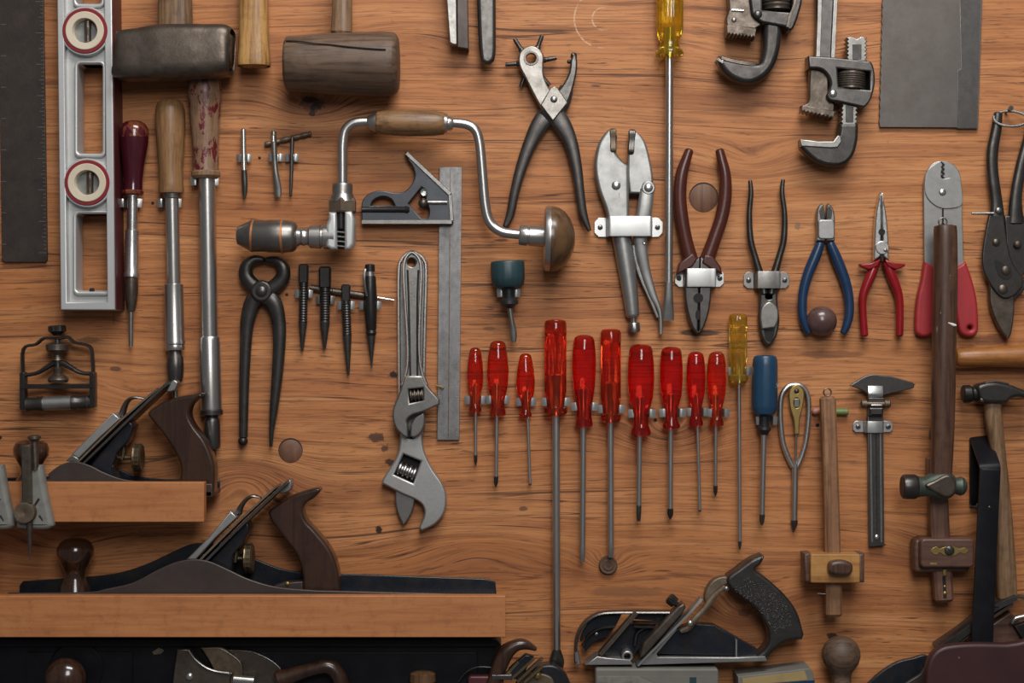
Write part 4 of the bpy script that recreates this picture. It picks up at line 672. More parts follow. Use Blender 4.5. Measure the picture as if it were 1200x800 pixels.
S = [
 ('short red screwdriver, first in the row, beside the steel rule', 556.5, 407, 484, bulb(407, 484, 7, 9.8, 440, 5.5, 466, 7.5), 'red', 557, 547, 1.8, 'cross', 468.5, None, 557, 7),
 ('red screwdriver with black cross tip, second in the row', 583.3, 399, 488, bulb(399, 488, 9.5, 13, 435, 8, 470, 9.5), 'red', 582.5, 572, 2.3, 'cross', 468, None, 581, 8),
 ('small red screwdriver with slanting blade, third in the row', 616, 414, 490, bulb(414, 490, 7.5, 11.3, 448, 5.6, 474, 7.5), 'red', 617.5, 571, 1.8, 'plain', 470.5, None, 621.5, 6),
 ('largest red screwdriver, fluted, its blade reaching the bottom edge', 651.3, 374, 487, straight(374, 487, 13.2, 13.8), 'red', 651.8, 786, 4.6, 'wide', 470.5, (6, .22, 17, 84), 652.8, 10),
 ('red screwdriver with bulging handle between two fluted red ones', 685, 392, 501, bulb(392, 501, 12, 14.3, 428, 8.6, 478, 10.5), 'redd', 684.5, 660, 3.5, 'flat', 476, None, 683, 9),
 ('fluted red screwdriver whose tip touches the round dowel', 716.6, 385, 495, straight(385, 495, 12.2, 12), 'red', 716.4, 655, 3.8, 'flat', 479, (6, .22, 17, 80), 716.8, 9),
 ('fattest red screwdriver with short twisted flat blade', 752, 403, 511, bulb(403, 511, 13.5, 15.8, 445, 8.8, 486, 12), 'redd', 751, 612, 3, 'flat', 484, None, 749.3, 9.5),
 ('deep red screwdriver with thick blade and black cross tip', 788, 406, 503, bulb(406, 503, 12, 13.6, 444, 7.2, 482, 10.6), 'redd', 787.6, 610, 3.1, 'cross', 483.5, None, 786.8, 9),
 ('red screwdriver with a very thin plain blade, second last of reds', 817.3, 412, 500, bulb(412, 500, 9.5, 11.4, 444, 6.4, 479, 8.6), 'redd', 818.3, 602, 1.9, 'plain', 482.5, None, 822, 7),
 ('last red screwdriver, short black tipped blade, beside the amber one', 841.8, 412, 500, bulb(412, 500, 9.5, 11.6, 444, 6.4, 480, 8.6), 'red', 841, 583, 2.1, 'cross', 483.5, None, 840.4, 7),
 ('amber screwdriver with long thin dark pointed blade', 867, 367, 449, straight(367, 449, 11, 11.5), 'amber', 868, 646, 2.3, 'point', 434.5, (6, .18, 10, 60), 869.3, 8),
]
names = ['first short red', 'second red', 'third small red', 'largest fluted red', 'bulging red between fluted', 'fluted red above the dowel', 'fattest red', 'deep red cross tip', 'thin bladed red', 'last red', 'amber']
for q, nm in zip(S, names):
    lab, x, yt, yb, hp, mat, xs, ye, r, tip, cy, fl, xt, gap = q
    d = driver(lab, x, yt, yb, hp, mat, xs, ye, r, tip, cy, fl, xt)
    clip(x+(.5 if gap < 8 else 0), cy, 'spring clip gripping the %s screwdriver' % nm, gap-1, 6.5 if gap < 9 else 7.5, 9.5, d+2, 'zinc')
thing('screwdriver', 'screwdriver with thick matt blue handle and black collar', 'screwdriver', 896, 617, 32, ROW)
part('handle', 'bluep', lathe((899, 416, 17), (898, 488, 17), [(0, 9), (1.5, 12.5), (5, 14.3), (12, 14.8), (60, 15.4), (63, 14.8), (69, 13), (72, 8)], 48, flute=(12, .03, 10, 60))); part('collar', 'rubber', lathe((898, 486, 17), (897.5, 510, 17), [(0, 6.4), (14, 6), (15, 8), (18, 8.4), (20, 6.6), (24, 4)], 22)); part('blade', 'tube', lathe((897.5, 505, 17), (895.3, 605, 17), [(0, 3.3), (100, 3.1)], 16)); part('tip', 'gun', lathe((895.3, 604, 17), (895, 617, 17), [(0, 3.5), (9, 3), (13, 1)], 14, flute=(4, .2, 4, 13)))
clip(898.5, 492.5, 'spring clip gripping the blue screwdriver', 6.5, 6, 10, 15)
# ---------------------------------------------------------------- wire ratchet tool
thing('wire_driver', 'bent wire tool with brass leaf inside its loop and pointed shaft', 'tool', 932, 621, 14)
part('wire_loop', 'bright', sweep([(931, 548, 7, 3.2, 3.2), (924, 534, 7, 3.2, 3.2), (918, 515, 7, 3.2, 3.2), (915.5, 485, 7, 3.2, 3.2), (917, 464, 7, 3.2, 3.2), (924, 453.5, 7, 3.2, 3.2), (933, 451, 7, 3.2, 3.2), (942, 453.5, 7, 3.2, 3.2), (948, 464, 7, 3.2, 3.2), (949, 485, 7, 3.2, 3.2), (946, 515, 7, 3.2, 3.2), (941, 534, 7, 3.2, 3.2), (935, 548, 7, 3.2, 3.2)], n=14)); part('shaft', 'tube', lathe((933, 544, 7), (932, 612, 7), [(0, 4), (66, 3.6)], 16)); part('tip', 'gun', lathe((932, 610, 7), (931.8, 622, 7), [(0, 4.2), (6, 3.6), (12, .8)], 14))
part('brass_leaf', 'brass', plate([(933.5, 450.5), (940, 454), (943, 462), (941, 478), (937.5, 492), (937, 509, 1), (931.5, 509, 1), (930.5, 492), (926.5, 478), (925, 462), (928, 454)], 8, 12, 1.2, sm=True, holes=[circ(934, 472, 3.2, 14, 6), circ(934, 458.5, 2.2, 12)])); part('leaf_rivet', 'dark', dome(934, 458.5, 12, 2.8, 1.4)); part('slider', 'steel', box(931, 467, 937, 477, 9, 12.6, .6)); part('needle', 'steel', sweep([(934, 507, 9, 1.2, 1.2), (933.5, 548, 8, 1.2, 1.2)], sub=1))
# ---------------------------------------------------------------- marking gauges and caliper
thing('marking_gauge', 'old beech marking gauge with pale square stock and wedge', 'gauge', 980, 726, 50)
part('stem', 'stem', sweep([(973.5, 465, 30, 8.8, 8), (978, 600, 30, 8.8, 8), (980.5, 725, 30, 9.6, 8.5)], sq=True, sub=4)); st = part('stock', 'stock', plate(rr(950, 649, 1008, 683, 2), 16, 50, 1.5)); parts('stock_wing', 'mahog', plate([(943, 649), (951.5, 648.5), (951.5, 683.5), (944, 682)], 16, 44, 3), plate([(1006.5, 649), (1014, 649), (1014, 683), (1006.5, 683)], 16, 47, 3), label='darker rounded side of the stock')
part('wedge', 'hickory', plate([(972, 657), (984, 655), (995, 658), (997.5, 664), (995, 671), (984, 673), (972, 671), (969, 664)], 46, 62, 4, sm=True, res=4)); part('hanging_eye', 'iron', sweep([(973+4.5*math.cos(a), 460+4.5*math.sin(a), 32, 1, 1) for a in [i*math.pi/4 for i in range(8)]], closed=True, n=8, sub=2)); part('scribing_pin', 'bright', sweep([(961, 697.5, 34, .5, .5), (972, 698, 34, .5, .5)], sub=1)); part('paint_dot', 'white', dome(974, 537.5, 36.6, 1.8, .5))
thing('peg', 'short pink wooden peg left of the marking gauge stem', 'peg', 960, 483, 20); part('peg', 'pinkp', lathe((966, 481, 5), (955, 483, 6), [(0, 3.6), (6, 4.4), (10, 4), (12, 2)], 14))
thing('peg', 'short green peg right of the marking gauge stem', 'peg', 990, 483, 20); part('peg', 'greenp', lathe((982, 483, 4.5), (997, 483, 5), [(0, 4), (14, 4.3), (15, 3)], 16))
thing('vernier_caliper', 'old slide caliper with pointed jaws hanging in strap bracket', 'caliper', 1028, 641, 16)
part('beam', 'gun', plate([(1018, 462), (1036.5, 462), (1038, 640), (1020, 641)], 4, 9, .6)); part('beam_groove', 'dark', sweep([(1027.4, 508, 9, 1.8, .3), (1029, 625, 9, 1.8, .3)], sub=1, sq=True)); parts('beam_edge', 'steel', sweep([(1022, 508, 9.2, 1, .4), (1023.6, 636, 9.2, 1, .4)], sub=1, sq=True), sweep([(1033.5, 508, 9.2, 1, .4), (1034.6, 636, 9.2, 1, .4)], sub=1, sq=True))
part('jaw', 'gun', plate([(996, 451.5, 1), (1006, 445.5), (1016, 440), (1024, 438.5, 1), (1045, 441), (1070, 448, 1), (1072.5, 450, 1), (1071.5, 454.5, 1), (1060, 457.5), (1036, 463, 1), (1030, 466, 1), (1020, 464, 1), (1010, 457)], 9, 14, 1, sm=True)); part('slide_plate', 'bright', sweep([(1026, 452, 15, 8.5, 1), (1026, 463, 16.5, 8.5, 1), (1026, 466, 13, 8.5, 1)], sq=True, sub=4)); part('thumb_nut', 'rust', lathe((1009, 473, 15), (1044, 473, 15), [(0, 3), (1, 5), (6, 5), (7, 3), (27, 3), (28, 5), (33, 5), (35, 3)], 18)); parts('slide_block', 'gun', box(1017.5, 466, 1036, 471, 8, 17), box(1018.5, 477, 1035, 487, 8, 18, 2)); part('slide_link', 'bright', box(1020, 473.5, 1034, 476, 12, 19, .8)); part('stop_screw', 'bright', dome(1029, 630, 9, 3.2, 1.5))
strap(1002, 1049, 1015, 1037, 493.5, 507, 13, 'small strap bracket across the slide caliper')
# ---------------------------------------------------------------- ball peen hammer over rosewood gauge
thing('marking_gauge', 'dark mahogany mortise gauge with brass inlay below the hammer head', 'gauge', 1107, 709, 44)
part('stem', 'stem2', sweep([(1102, 535, 22, 11, 9), (1107, 640, 22, 11, 9), (1111.5, 708, 22, 10.8, 9)], sq=True, sub=4)); part('stock', 'mahog', plate(rr(1079, 631, 1142, 665, 5), 8, 44, 2.5, res=3)); part('stock_base', 'mahog', plate(rr(1075, 633, 1140, 672, 5), 8, 32, 3, res=3)); part('brass_inlay', 'brass', plate([(1090, 645), (1094, 641), (1098, 640), (1101, 643), (1106, 641), (1113, 639), (1120, 641), (1125, 643), (1130, 641), (1136, 645), (1130, 649), (1125, 647), (1120, 650), (1113, 652), (1106, 650), (1101, 647), (1098, 650), (1094, 649)], 43.6, 44.6, .3)); screw(1112.5, 645, 44.6, 6, 'gun', cross=False, a=50)
part('brass_slide', 'brass', sweep([(1110, 668, 32, 2.4, 1.6), (1110.5, 676, 32, 2.4, 1.6)], sub=1, sq=True), dome(1111, 697, 30.8, 2.6), dome(1110.6, 689, 30.8, 1.8)); part('stem_slot', 'pit', sweep([(1109.5, 677, 30.7, 2, .5), (1110.8, 703, 30.7, 2, .5)], sub=1, sq=True)); part('brass_strip', 'brass', box(1090, 659.5, 1098, 662, 42.6, 44.3, .2, .4))
thing('ball_peen_hammer', 'ball peen hammer with green patina head, long dark handle upward', 'hammer', 1098, 588, 66)
part('handle', 'hickory', sweep([(1112, 262.5, 50, 12.6, 12), (1112, 275, 50, 13.6, 13), (1112, 330, 50, 14, 13), (1110, 430, 50, 14, 13), (1109, 500, 50, 13.4, 12), (1107, 556, 50, 12.6, 11), (1107, 570, 50, 12, 11)], n=28, e=2.3))
part('face', 'dark', lathe((1060.5, 571.5, 50), (1082, 571.5, 50), [(0, 12), (1.5, 14), (4, 14.8), (15, 14.8), (18, 13.2), (20, 11)], 32)); part('neck', 'green', lathe((1078, 571.5, 50), (1096, 571, 50), [(0, 13), (4, 12), (10, 11.5), (18, 13)], 28)); part('cheek', 'green', sweep([(1083, 571.5, 50, 9, 10), (1092, 570.5, 50, 13, 12.5), (1102, 569.5, 50, 16.4, 14.5), (1110, 569.5, 50, 17.4, 15), (1117, 570, 50, 15, 13.5), (1123, 570.5, 50, 10, 10)], n=24, e=2.6)); part('peen', 'green', lathe((1118, 570.5, 50), (1138, 571, 50), [(0, 9.5), (4, 8.6), (7, 10), (12, 11.4), (16, 9.6), (19, 5), (20, 1)], 28)); part('paint_mark', 'white', sweep([(1112, 378, 62.6, 1.2, .5), (1119, 380.5, 62, 1.5, .5), (1122, 381, 61, 1, .5)], n=8), label='small white paint mark'); part('cheek_face', 'iron', plate([(1085, 569), (1095, 563), (1108, 556.5), (1116, 558), (1121, 567), (1119, 578), (1110, 583), (1098, 578)], 60, 65.5, 3, sm=True, res=4), label='bare dark metal side of the head'); part('hanging_ring', 'iron', sweep([(1109+5*math.cos(a), 259+5*math.sin(a), 50, .9, .9) for a in [i*math.pi/4 for i in range(8)]], closed=True, n=8, sub=2))
thing('cup_hook', 'small dull brass hook half hidden behind the long hammer handle', 'hook', 1093, 510, 22); part('hook', 'oldbrass', sweep([(1099, 516, 2, 1.6, 1.6), (1096, 517, 10, 1.6, 1.6), (1092, 513, 14, 1.6, 1.6), (1092.5, 506, 14, 1.8, 1.8), (1096, 501, 14, 1.8, 1.8), (1100, 503, 12, 1.6, 1.6)], n=10))
thing('hammer_handle', 'horizontal orange wooden handle entering at the right edge', 'handle', 1160, 430, 36); part('handle', 'orangew', lathe((1124, 419, 20), (1290, 415, 20), [(0, 6), (1, 9), (4, 10.6), (30, 11.5), (80, 13.4), (166, 14)], 28))
thing('claw_hammer', 'small dark claw hammer with pale handle at the right edge', 'hammer', 1178, 705, 40)
part('handle', 'weath', sweep([(1167.5, 458, 24, 10, 8), (1169, 490, 24, 10.4, 9), (1174, 530, 24, 8.6, 8.6), (1178, 570, 24, 9, 9), (1181, 620, 24, 10.4, 10), (1183.5, 670, 24, 11.5, 10.5), (1185, 706, 24, 11.5, 10.5)], n=24, e=2.5))
part('poll', 'black', lathe((1131.5, 462, 26), (1152, 461.5, 26), [(0, 9), (1.5, 10.6), (9, 10.6), (12, 8.4), (20, 8.4)], 26)); part('head', 'dark', plate([(1146, 454), (1154, 449), (1168, 447.5), (1182, 450), (1196, 455), (1212, 462), (1212, 468), (1196, 465), (1186, 467), (1180, 472), (1158, 472), (1150, 468)], 12, 38, 4, sm=True, res=4)); part('rivet', 'steel', dome(1152.5, 468, 36, 3)); part('rivet', 'steel', dome(1195.5, 460.5, 36, 2.6)); part('wedge_edge', 'steel', sweep([(1156, 448.5, 33, 1.2, 3), (1168, 447, 34, 1.2, 3), (1184, 450, 33, 1.2, 3)], n=8, sub=3))
# ---------------------------------------------------------------- black bar and burgundy block in front, lower right
thing('folded_bar', 'flat black painted bar bent over at its top, standing before the hammer', 'bar', 1152, 756, 54)
part('bar', 'blackp', sweep([(1150.5, 800, 52, 12.4, 2), (1151.5, 755, 52, 12.4, 2), (1156, 650, 52, 12.2, 2), (1160.5, 560, 52, 12, 2), (1161, 549, 51, 12, 2), (1161, 543, 47, 12, 2), (1161.5, 528, 24, 12, 2), (1161.8, 517, 7, 12, 2), (1161.8, 517.5, 3.6, 12, 2), (1161.8, 530, 2.8, 12, 2), (1161.8, 597, 2.8, 12, 2)], sq=True, sub=4), sharp=50); part('bar_end', 'steel', sweep([(1150, 596, 5, 2.4, 1), (1163, 597, 5, 2.4, 1)], sub=1, sq=True)); part('rivet', 'oldbrass', dome(1159.5, 594, 54, 1.4, .6)); part('pin', 'black', sweep([(1160, 711, 52, 1.2, 1.2), (1172, 712, 48, 1, 1)], sub=1))
thing('metal_box', 'big rounded burgundy metal block in the lower right corner', 'box', 1150, 800, 90)
part('body', 'maroonp', plate([(1085, 900, 1), (1085, 830, 1), (1085.5, 795), (1087, 780), (1092, 768), (1101, 760), (1114, 756), (1140, 754), (1180, 754.5), (1260, 756), (1270, 900, 1)], 74, 90, 4, sm=True, res=5)); part('rivet', 'mahog', dome(1124, 771, 90, 1.6, .6))
thing('bench_plane', 'plane with grey iron and dark curved body partly behind burgundy block', 'plane', 1100, 800, 40)
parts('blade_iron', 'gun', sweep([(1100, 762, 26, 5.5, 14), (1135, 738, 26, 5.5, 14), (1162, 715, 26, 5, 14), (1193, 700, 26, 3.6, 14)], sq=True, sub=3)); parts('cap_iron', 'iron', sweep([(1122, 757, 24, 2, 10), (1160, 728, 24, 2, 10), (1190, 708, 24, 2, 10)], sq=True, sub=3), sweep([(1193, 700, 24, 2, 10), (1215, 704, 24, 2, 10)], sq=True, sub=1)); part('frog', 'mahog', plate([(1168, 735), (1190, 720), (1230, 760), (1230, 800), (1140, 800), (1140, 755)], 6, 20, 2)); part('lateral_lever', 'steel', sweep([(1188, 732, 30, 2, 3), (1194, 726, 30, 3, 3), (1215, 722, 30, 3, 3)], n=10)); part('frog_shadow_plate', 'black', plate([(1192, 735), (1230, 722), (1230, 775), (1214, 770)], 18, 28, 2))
part('side_wall', 'japan', plate([(1018, 812, 1), (1036, 795), (1056, 782), (1076, 776.5), (1096, 775), (1110, 812, 1)], 4, 12, 1, sm=True)); part('near_wall', 'cast', plate([(1045, 815, 1), (1062, 801), (1078, 791), (1088, 784), (1110, 815, 1)], 32, 38, 1, sm=True))
thing('round_knob', 'round worn grey wooden knob at the bottom edge, right of centre', 'knob', 989, 800, 50)
part('ball', 'mallet', lathe((990, 749, 28), (990, 840, 28), [(0, 3), (1, 8), (4, 14), (9, 19), (16, 22.2), (24, 22.8), (32, 20.5), (38, 16.5), (43, 12.5), (48, 11.5), (60, 12), (80, 15)], 36))
thing('tin_box', 'flat grey tin box with faded printed label under the rabbet plane', 'box', 770, 800, 50)
part('tin', 'card', box(698, 783.5, 842, 840, 2, 50, 2, 3)); part('tin_label', 'label', box(700, 792, 838, 838, 49.6, 50.5, .2, .5), label='faded blue and cream label'); part('label_flash', 'card', plate([(750, 792), (838, 792), (838, 810), (790, 810)], 50.3, 50.8, .1)); part('label_stripe', 'tealp', box(808, 793, 816, 812, 50.4, 51, .1, .3))
thing('card_box', 'small tilted box with tan label beside the tin box', 'box', 910, 800, 50)
part('carton', 'card', plate([(865, 793), (950, 783), (954, 790), (957, 850), (868, 850)], 2, 48, 1.5)); part('carton_label', 'yellowlab', plate([(870, 795), (943, 786), (946, 794), (946, 797), (871, 803)], 47.6, 48.6, .2)); part('carton_edge', 'navyv', plate([(866, 804), (955, 797), (956, 850), (868, 850)], 47.6, 48.4, .2), label='dark blue lower band')
# ---------------------------------------------------------------- rabbet plane
thing('rabbet_plane', 'metal rabbet plane with stippled black handle, right of the ledge', 'plane', 800, 779, 44)
part('nose_rim', 'gun', sweep([(676.5, 779, 30, 3.4, 10), (675, 766, 30, 2.2, 9), (676, 752, 30, 2.2, 9), (681, 738, 30, 2.2, 9), (691, 727, 30, 2.2, 9), (705, 720.5, 30, 2, 9), (725, 719, 30, 2, 9), (756, 719, 30, 2, 9), (786, 719, 30, 2, 9)], n=12, e=3)); part('nose_tip', 'bright', sweep([(677.5, 780, 31, 4, 9), (675.4, 764, 31, 2.6, 9)], n=12, e=3, sub=2))
parts('nose_web', 'japan', plate([(684, 741), (692, 729), (706, 723), (730, 722), (722, 737), (704, 738), (692, 743), (682, 755), (680, 753)], 14, 28, 1), plate([(682, 760), (692, 745), (706, 740), (722, 739), (712, 751), (696, 757), (688, 768)], 12, 20, 1), plate([(746, 722), (786, 722), (779, 731), (742, 728)], 14, 26, 1), plate([(738, 734), (774, 735), (762, 750), (748, 768), (742, 778), (716, 772), (704, 771), (722, 750)], 12, 22, 1))
parts('inner_rib', 'gun', sweep([(684, 762, 26, 1.4, 6), (690, 748, 26, 1.4, 6), (704, 739, 26, 1.4, 6), (722, 737, 26, 1.4, 6)], n=8, sub=4), sweep([(742, 731, 28, 1.4, 5), (779, 731.5, 28, 1.4, 5)], n=8, sub=1), sweep([(744, 737, 28, 1.2, 5), (770, 737.5, 28, 1.2, 5)], n=8, sub=1)); part('web_screw', 'bright', dome(700, 746, 22, 2.4)); part('web_spring', 'black', sweep([(745, 760, 26, 2.4, 3), (748, 745, 26, 2.6, 3), (758, 738, 26, 2.4, 3)], n=10)); part('thumb_ring', 'alu', plate(circ(735.5, 770, 7), 20, 40, 1.5, holes=[circ(735.5, 770, 3.6, 16)]))
part('diagonal_bar', 'iron', sweep([(746, 718, 36, 3, 7), (703, 768, 36, 3, 7)], sub=1, sq=True)); parts('sole', 'alu', plate([(686, 779.5), (700, 769), (712, 771), (738, 773), (742, 779)], 10, 42, 1), plate([(747, 779.5), (790, 735), (794, 738), (770, 766), (771, 770), (861, 770.5), (897, 769), (900, 775)], 10, 42, 1))
part('rear_web', 'japan', plate([(770, 768), (788, 741), (812, 732), (838, 734), (858, 745), (888, 762), (896, 770)], 16, 34, 1)); part('rib', 'alu', sweep([(863.5, 750, 36, 1.2, 4), (863.5, 771, 36, 1.2, 4)], sub=1, sq=True))
parts('cap_iron', 'iron', plate([(750, 766), (754, 752), (794, 710), (801, 706), (804, 711), (800, 719), (755, 769), (750, 771)], 22, 46, 2.5)); parts('blade_iron', 'alu', sweep([(747, 780, 34, 1.5, 12), (806, 720, 34, 1.8, 12), (823, 701, 34, 2.2, 9)], sub=2, sq=True)); part('clamp_strip', 'gun', sweep([(764, 764, 42, 2, 4), (800, 722, 42, 2.2, 4)], sub=1, sq=True)); part('thumb_screw', 'black', lathe((797, 712, 36), (783, 700, 36), [(0, 3), (6, 3), (7, 6.5), (15, 7), (17, 5)], 24, flute=(12, .08, 7, 15)))
part('lever', 'rust', sweep([(797, 739.5, 44, 2.2, 2.6), (806, 736, 44, 3.4, 3), (813, 727, 44, 4.2, 3.4), (825, 714, 44, 3.4, 3), (834, 702, 44, 3.8, 3), (842, 693, 44, 2.8, 3), (850, 687, 44, 2.6, 3)], n=12, e=3)); part('rivet', 'bright', dome(808.5, 729.5, 47, 3.4, 2)); part('rivet', 'steel', dome(851, 689.5, 46, 3.2, 2))
part('horn_arc', 'rust', plate([(827, 706), (828, 695), (834, 684), (843, 678), (853, 677), (857, 684), (846, 690), (836, 700), (830, 708)], 18, 34, 2, sm=True, res=3)); part('handle', 'dark', plate([(853, 678), (865, 668), (880, 657), (891, 652), (895, 651), (896, 654), (892, 662), (886, 668), (899, 678), (920, 697), (935, 718), (943, 744, 1), (941, 750, 1), (928, 751), (914, 757), (903, 768), (898, 774, 1), (884, 772, 1), (896, 762), (902, 750), (899, 734), (888, 716), (872, 702), (857, 690)], 8, 40, 3.6, sm=True, res=5))
g = []
random.seed(3)
for i in range(420):
    u, v = random.random(), random.random(); cxs = [(868, 684), (892, 697), (910, 716), (920, 738)]; s = u*3; j = min(2, int(s)); f = s-j
    cx = cxs[j][0]*(1-f)+cxs[j+1][0]*f; cy = cxs[j][1]*(1-f)+cxs[j+1][1]*f; nx, ny = .72, -.69
    if j > 0: nx, ny = .87, -.48
    w_ = (v-.5)*(22+8*math.sin(u*3)); g.append(dome(cx+nx*w_, cy+ny*w_, 40.1, .8, .5, 5))
part('stippling', 'dark', *g, stuff=True)
# ---------------------------------------------------------------- planes on the ledges
def wheel(x0, x1, y, d, r, nm='adjusting_wheel'): return part(nm, 'oldbrass', lathe((x0, y, d), (x1, y, d), [(0, 4), (.5, r*.8), (2, r), (3, r*1.0), (4, r*.96), (x1-x0-1.5, r), (x1-x0, r*.9), (x1-x0-.5, r*.5), (x1-x0-2, r*.3)], 40, flute=(20, .04, 1.5, 40)))
thing('bench_plane', 'smaller bench plane standing on the upper ledge', 'plane', 140, 582, 66)
part('near_wall', 'cast', plate([(-60, 564, 1), (46, 563), (56, 555), (68, 546), (80, 541.5), (92, 541.5), (106, 546), (122, 554), (146, 562), (180, 565, 1), (248, 567, 1), (248, 582, 1), (-60, 582, 1)], 60, 64, 1, sm=True)); part('far_wall', 'japan', plate([(-60, 564, 1), (46, 562), (80, 545), (106, 546), (125, 553), (148, 562), (180, 566, 1), (248, 567, 1), (248, 582, 1), (-60, 582, 1)], 8, 12, 1, sm=True)); part('sole', 'cast', box(-60, 576, 248, 582, 8, 64, .5))
part('frog', 'japan', plate([(92, 562), (104, 543), (147, 492), (153, 500), (146, 518), (134, 530), (126, 550), (132, 562)], 22, 50, 2)); part('lever_cap', 'polish', plate([(80.5, 533), (129.5, 484), (137.5, 491), (112, 515), (89, 538)], 18, 54, 1.2)); part('cap_tip', 'steel', plate([(74, 541), (81, 533.5), (89, 538), (88, 543)], 18, 54, 1)); part('cam_lever', 'gun', sweep([(136, 490, 38, 4, 8), (139, 479, 38, 3.2, 8), (144, 470, 38, 2.4, 8), (152, 466.5, 38, 2, 8), (164, 468, 38, 1.2, 6)], n=12, e=3)); parts('blade_iron', 'gun', sweep([(90, 549, 36, 1.6, 24), (150, 491, 36, 1.8, 24), (195, 448, 36, 2, 24)], sub=2, sq=True)); parts('cap_iron', 'rust', sweep([(88, 543, 36, 1.4, 23), (140, 492, 36, 1.6, 23), (182, 456, 36, 1.6, 23)], sub=2, sq=True))
part('lateral_lever', 'alu', plate([(191, 457), (198, 446), (204, 448), (203, 453), (200, 458), (193, 460)], 30, 46, 1.5, sm=True)); wheel(149, 160, 538, 36, 17); part('yoke', 'oldbrass', sweep([(139, 521, 36, 2.5, 4), (138, 534, 36, 3.4, 4), (136, 541, 36, 2, 4)], n=10), lathe((124, 538, 36), (150, 538, 36), [(0, 2), (26, 2.6)], 12)); part('frog_screw', 'alu', dome(124, 547, 46, 4))
part('handle', 'rose', plate([(171.5, 486), (173, 482), (181, 476), (192, 470), (208, 465), (222, 462.5), (231, 460.5), (235, 461), (234, 464), (228, 469), (222, 476), (220, 487), (226, 500), (238, 516), (247, 536), (250, 552), (249, 578, 1), (204, 578, 1), (209, 562), (210, 548), (204, 532), (190, 510), (174, 490)], 32, 58, 3.6, sm=True, res=6)); part('front_knob', 'knob', lathe((28, 517, 36), (27, 572, 36), [(0, 6), (1, 13), (4, 18.5), (10, 21), (18, 20.5), (26, 16), (33, 12), (40, 12), (48, 17), (54, 18)], 36))
thing('jointer_plane', 'long jointer plane standing on the lower ledge', 'plane', 300, 714, 66)
part('near_wall', 'cast', plate([(8, 695, 1), (100, 694), (125, 690), (155, 683), (182, 669), (205, 659), (226, 655.5), (245, 658), (268, 668), (292, 679), (325, 688), (370, 692, 1), (580, 697, 1), (580, 714, 1), (8, 714, 1)], 60, 64, 1, sm=True)); part('far_wall', 'japan', plate([(6, 694, 1), (10, 689, 1), (40, 687), (85, 684), (125, 679), (160, 668), (190, 654), (215, 644), (240, 644), (268, 652), (295, 664), (325, 675), (360, 679), (420, 681, 1), (568, 686, 1), (580, 690, 1), (582, 714, 1), (6, 714, 1)], 6, 10, 1, sm=True)); part('sole', 'cast', box(8, 704, 580, 714, 6, 64, .5))
part('front_knob', 'knob', lathe((80.5, 634, 36), (80, 708, 36), [(0, 6), (1.5, 13), (5, 18), (12, 21.8), (20, 21.6), (28, 18), (36, 13.5), (43, 11.5), (50, 13), (57, 17), (70, 19)], 40))
part('frog', 'japan', plate([(234, 690), (240, 662), (287, 612), (290, 622), (281, 640), (270, 652), (268, 690)], 20, 50, 2)); part('lever_cap', 'polish', plate([(216, 657), (243, 630), (268.5, 599.5), (276, 607), (250, 632), (228, 657)], 16, 56, 1.5)); part('cam_lever', 'gun', sweep([(275, 605, 38, 4, 8), (278, 596, 38, 3, 8), (285, 587, 38, 2.4, 8), (293, 583.5, 38, 2, 8), (302, 586, 38, 1.2, 6)], n=12, e=3)); parts('blade_iron', 'gun', sweep([(238, 660, 36, 1.8, 27), (290, 608, 36, 2, 27), (336, 565, 36, 2, 27)], sub=2, sq=True)); parts('cap_iron', 'rust', sweep([(233, 657, 36, 1.6, 26), (280, 610, 36, 1.6, 26), (322, 571, 36, 1.6, 26)], sub=2, sq=True)); part('lateral_lever', 'alu', plate([(322, 578), (331, 568), (337, 563.5), (339.5, 570), (336, 577), (327, 580)], 30, 46, 1.5, sm=True))
wheel(281, 292, 658, 36, 18); part('yoke', 'oldbrass', sweep([(274, 641, 36, 2.5, 4), (272, 654, 36, 3.6, 4), (271, 663, 36, 2, 4)], n=10), lathe((258, 658, 36), (282, 658, 36), [(0, 2), (24, 2.6)], 12)); part('handle', 'rose', plate([(312, 602.5), (314, 599), (323, 592.5), (338, 583), (354, 577), (367, 573.5), (372, 573.6), (373, 577), (366, 585), (357, 591), (353, 600), (357, 612), (368, 624), (384, 644), (393, 665), (397, 690), (398, 708, 1), (348, 708, 1), (352, 690), (352, 675), (346, 654), (330, 632), (318, 616), (313, 607)], 22, 50, 3.8, sm=True, res=6)); part('handle_foot', 'cast', plate([(318, 690), (330, 686), (352, 684), (352, 708), (318, 708)], 26, 46, 1)); part('brass_nut', 'brass', dome(334, 687, 46, 3))
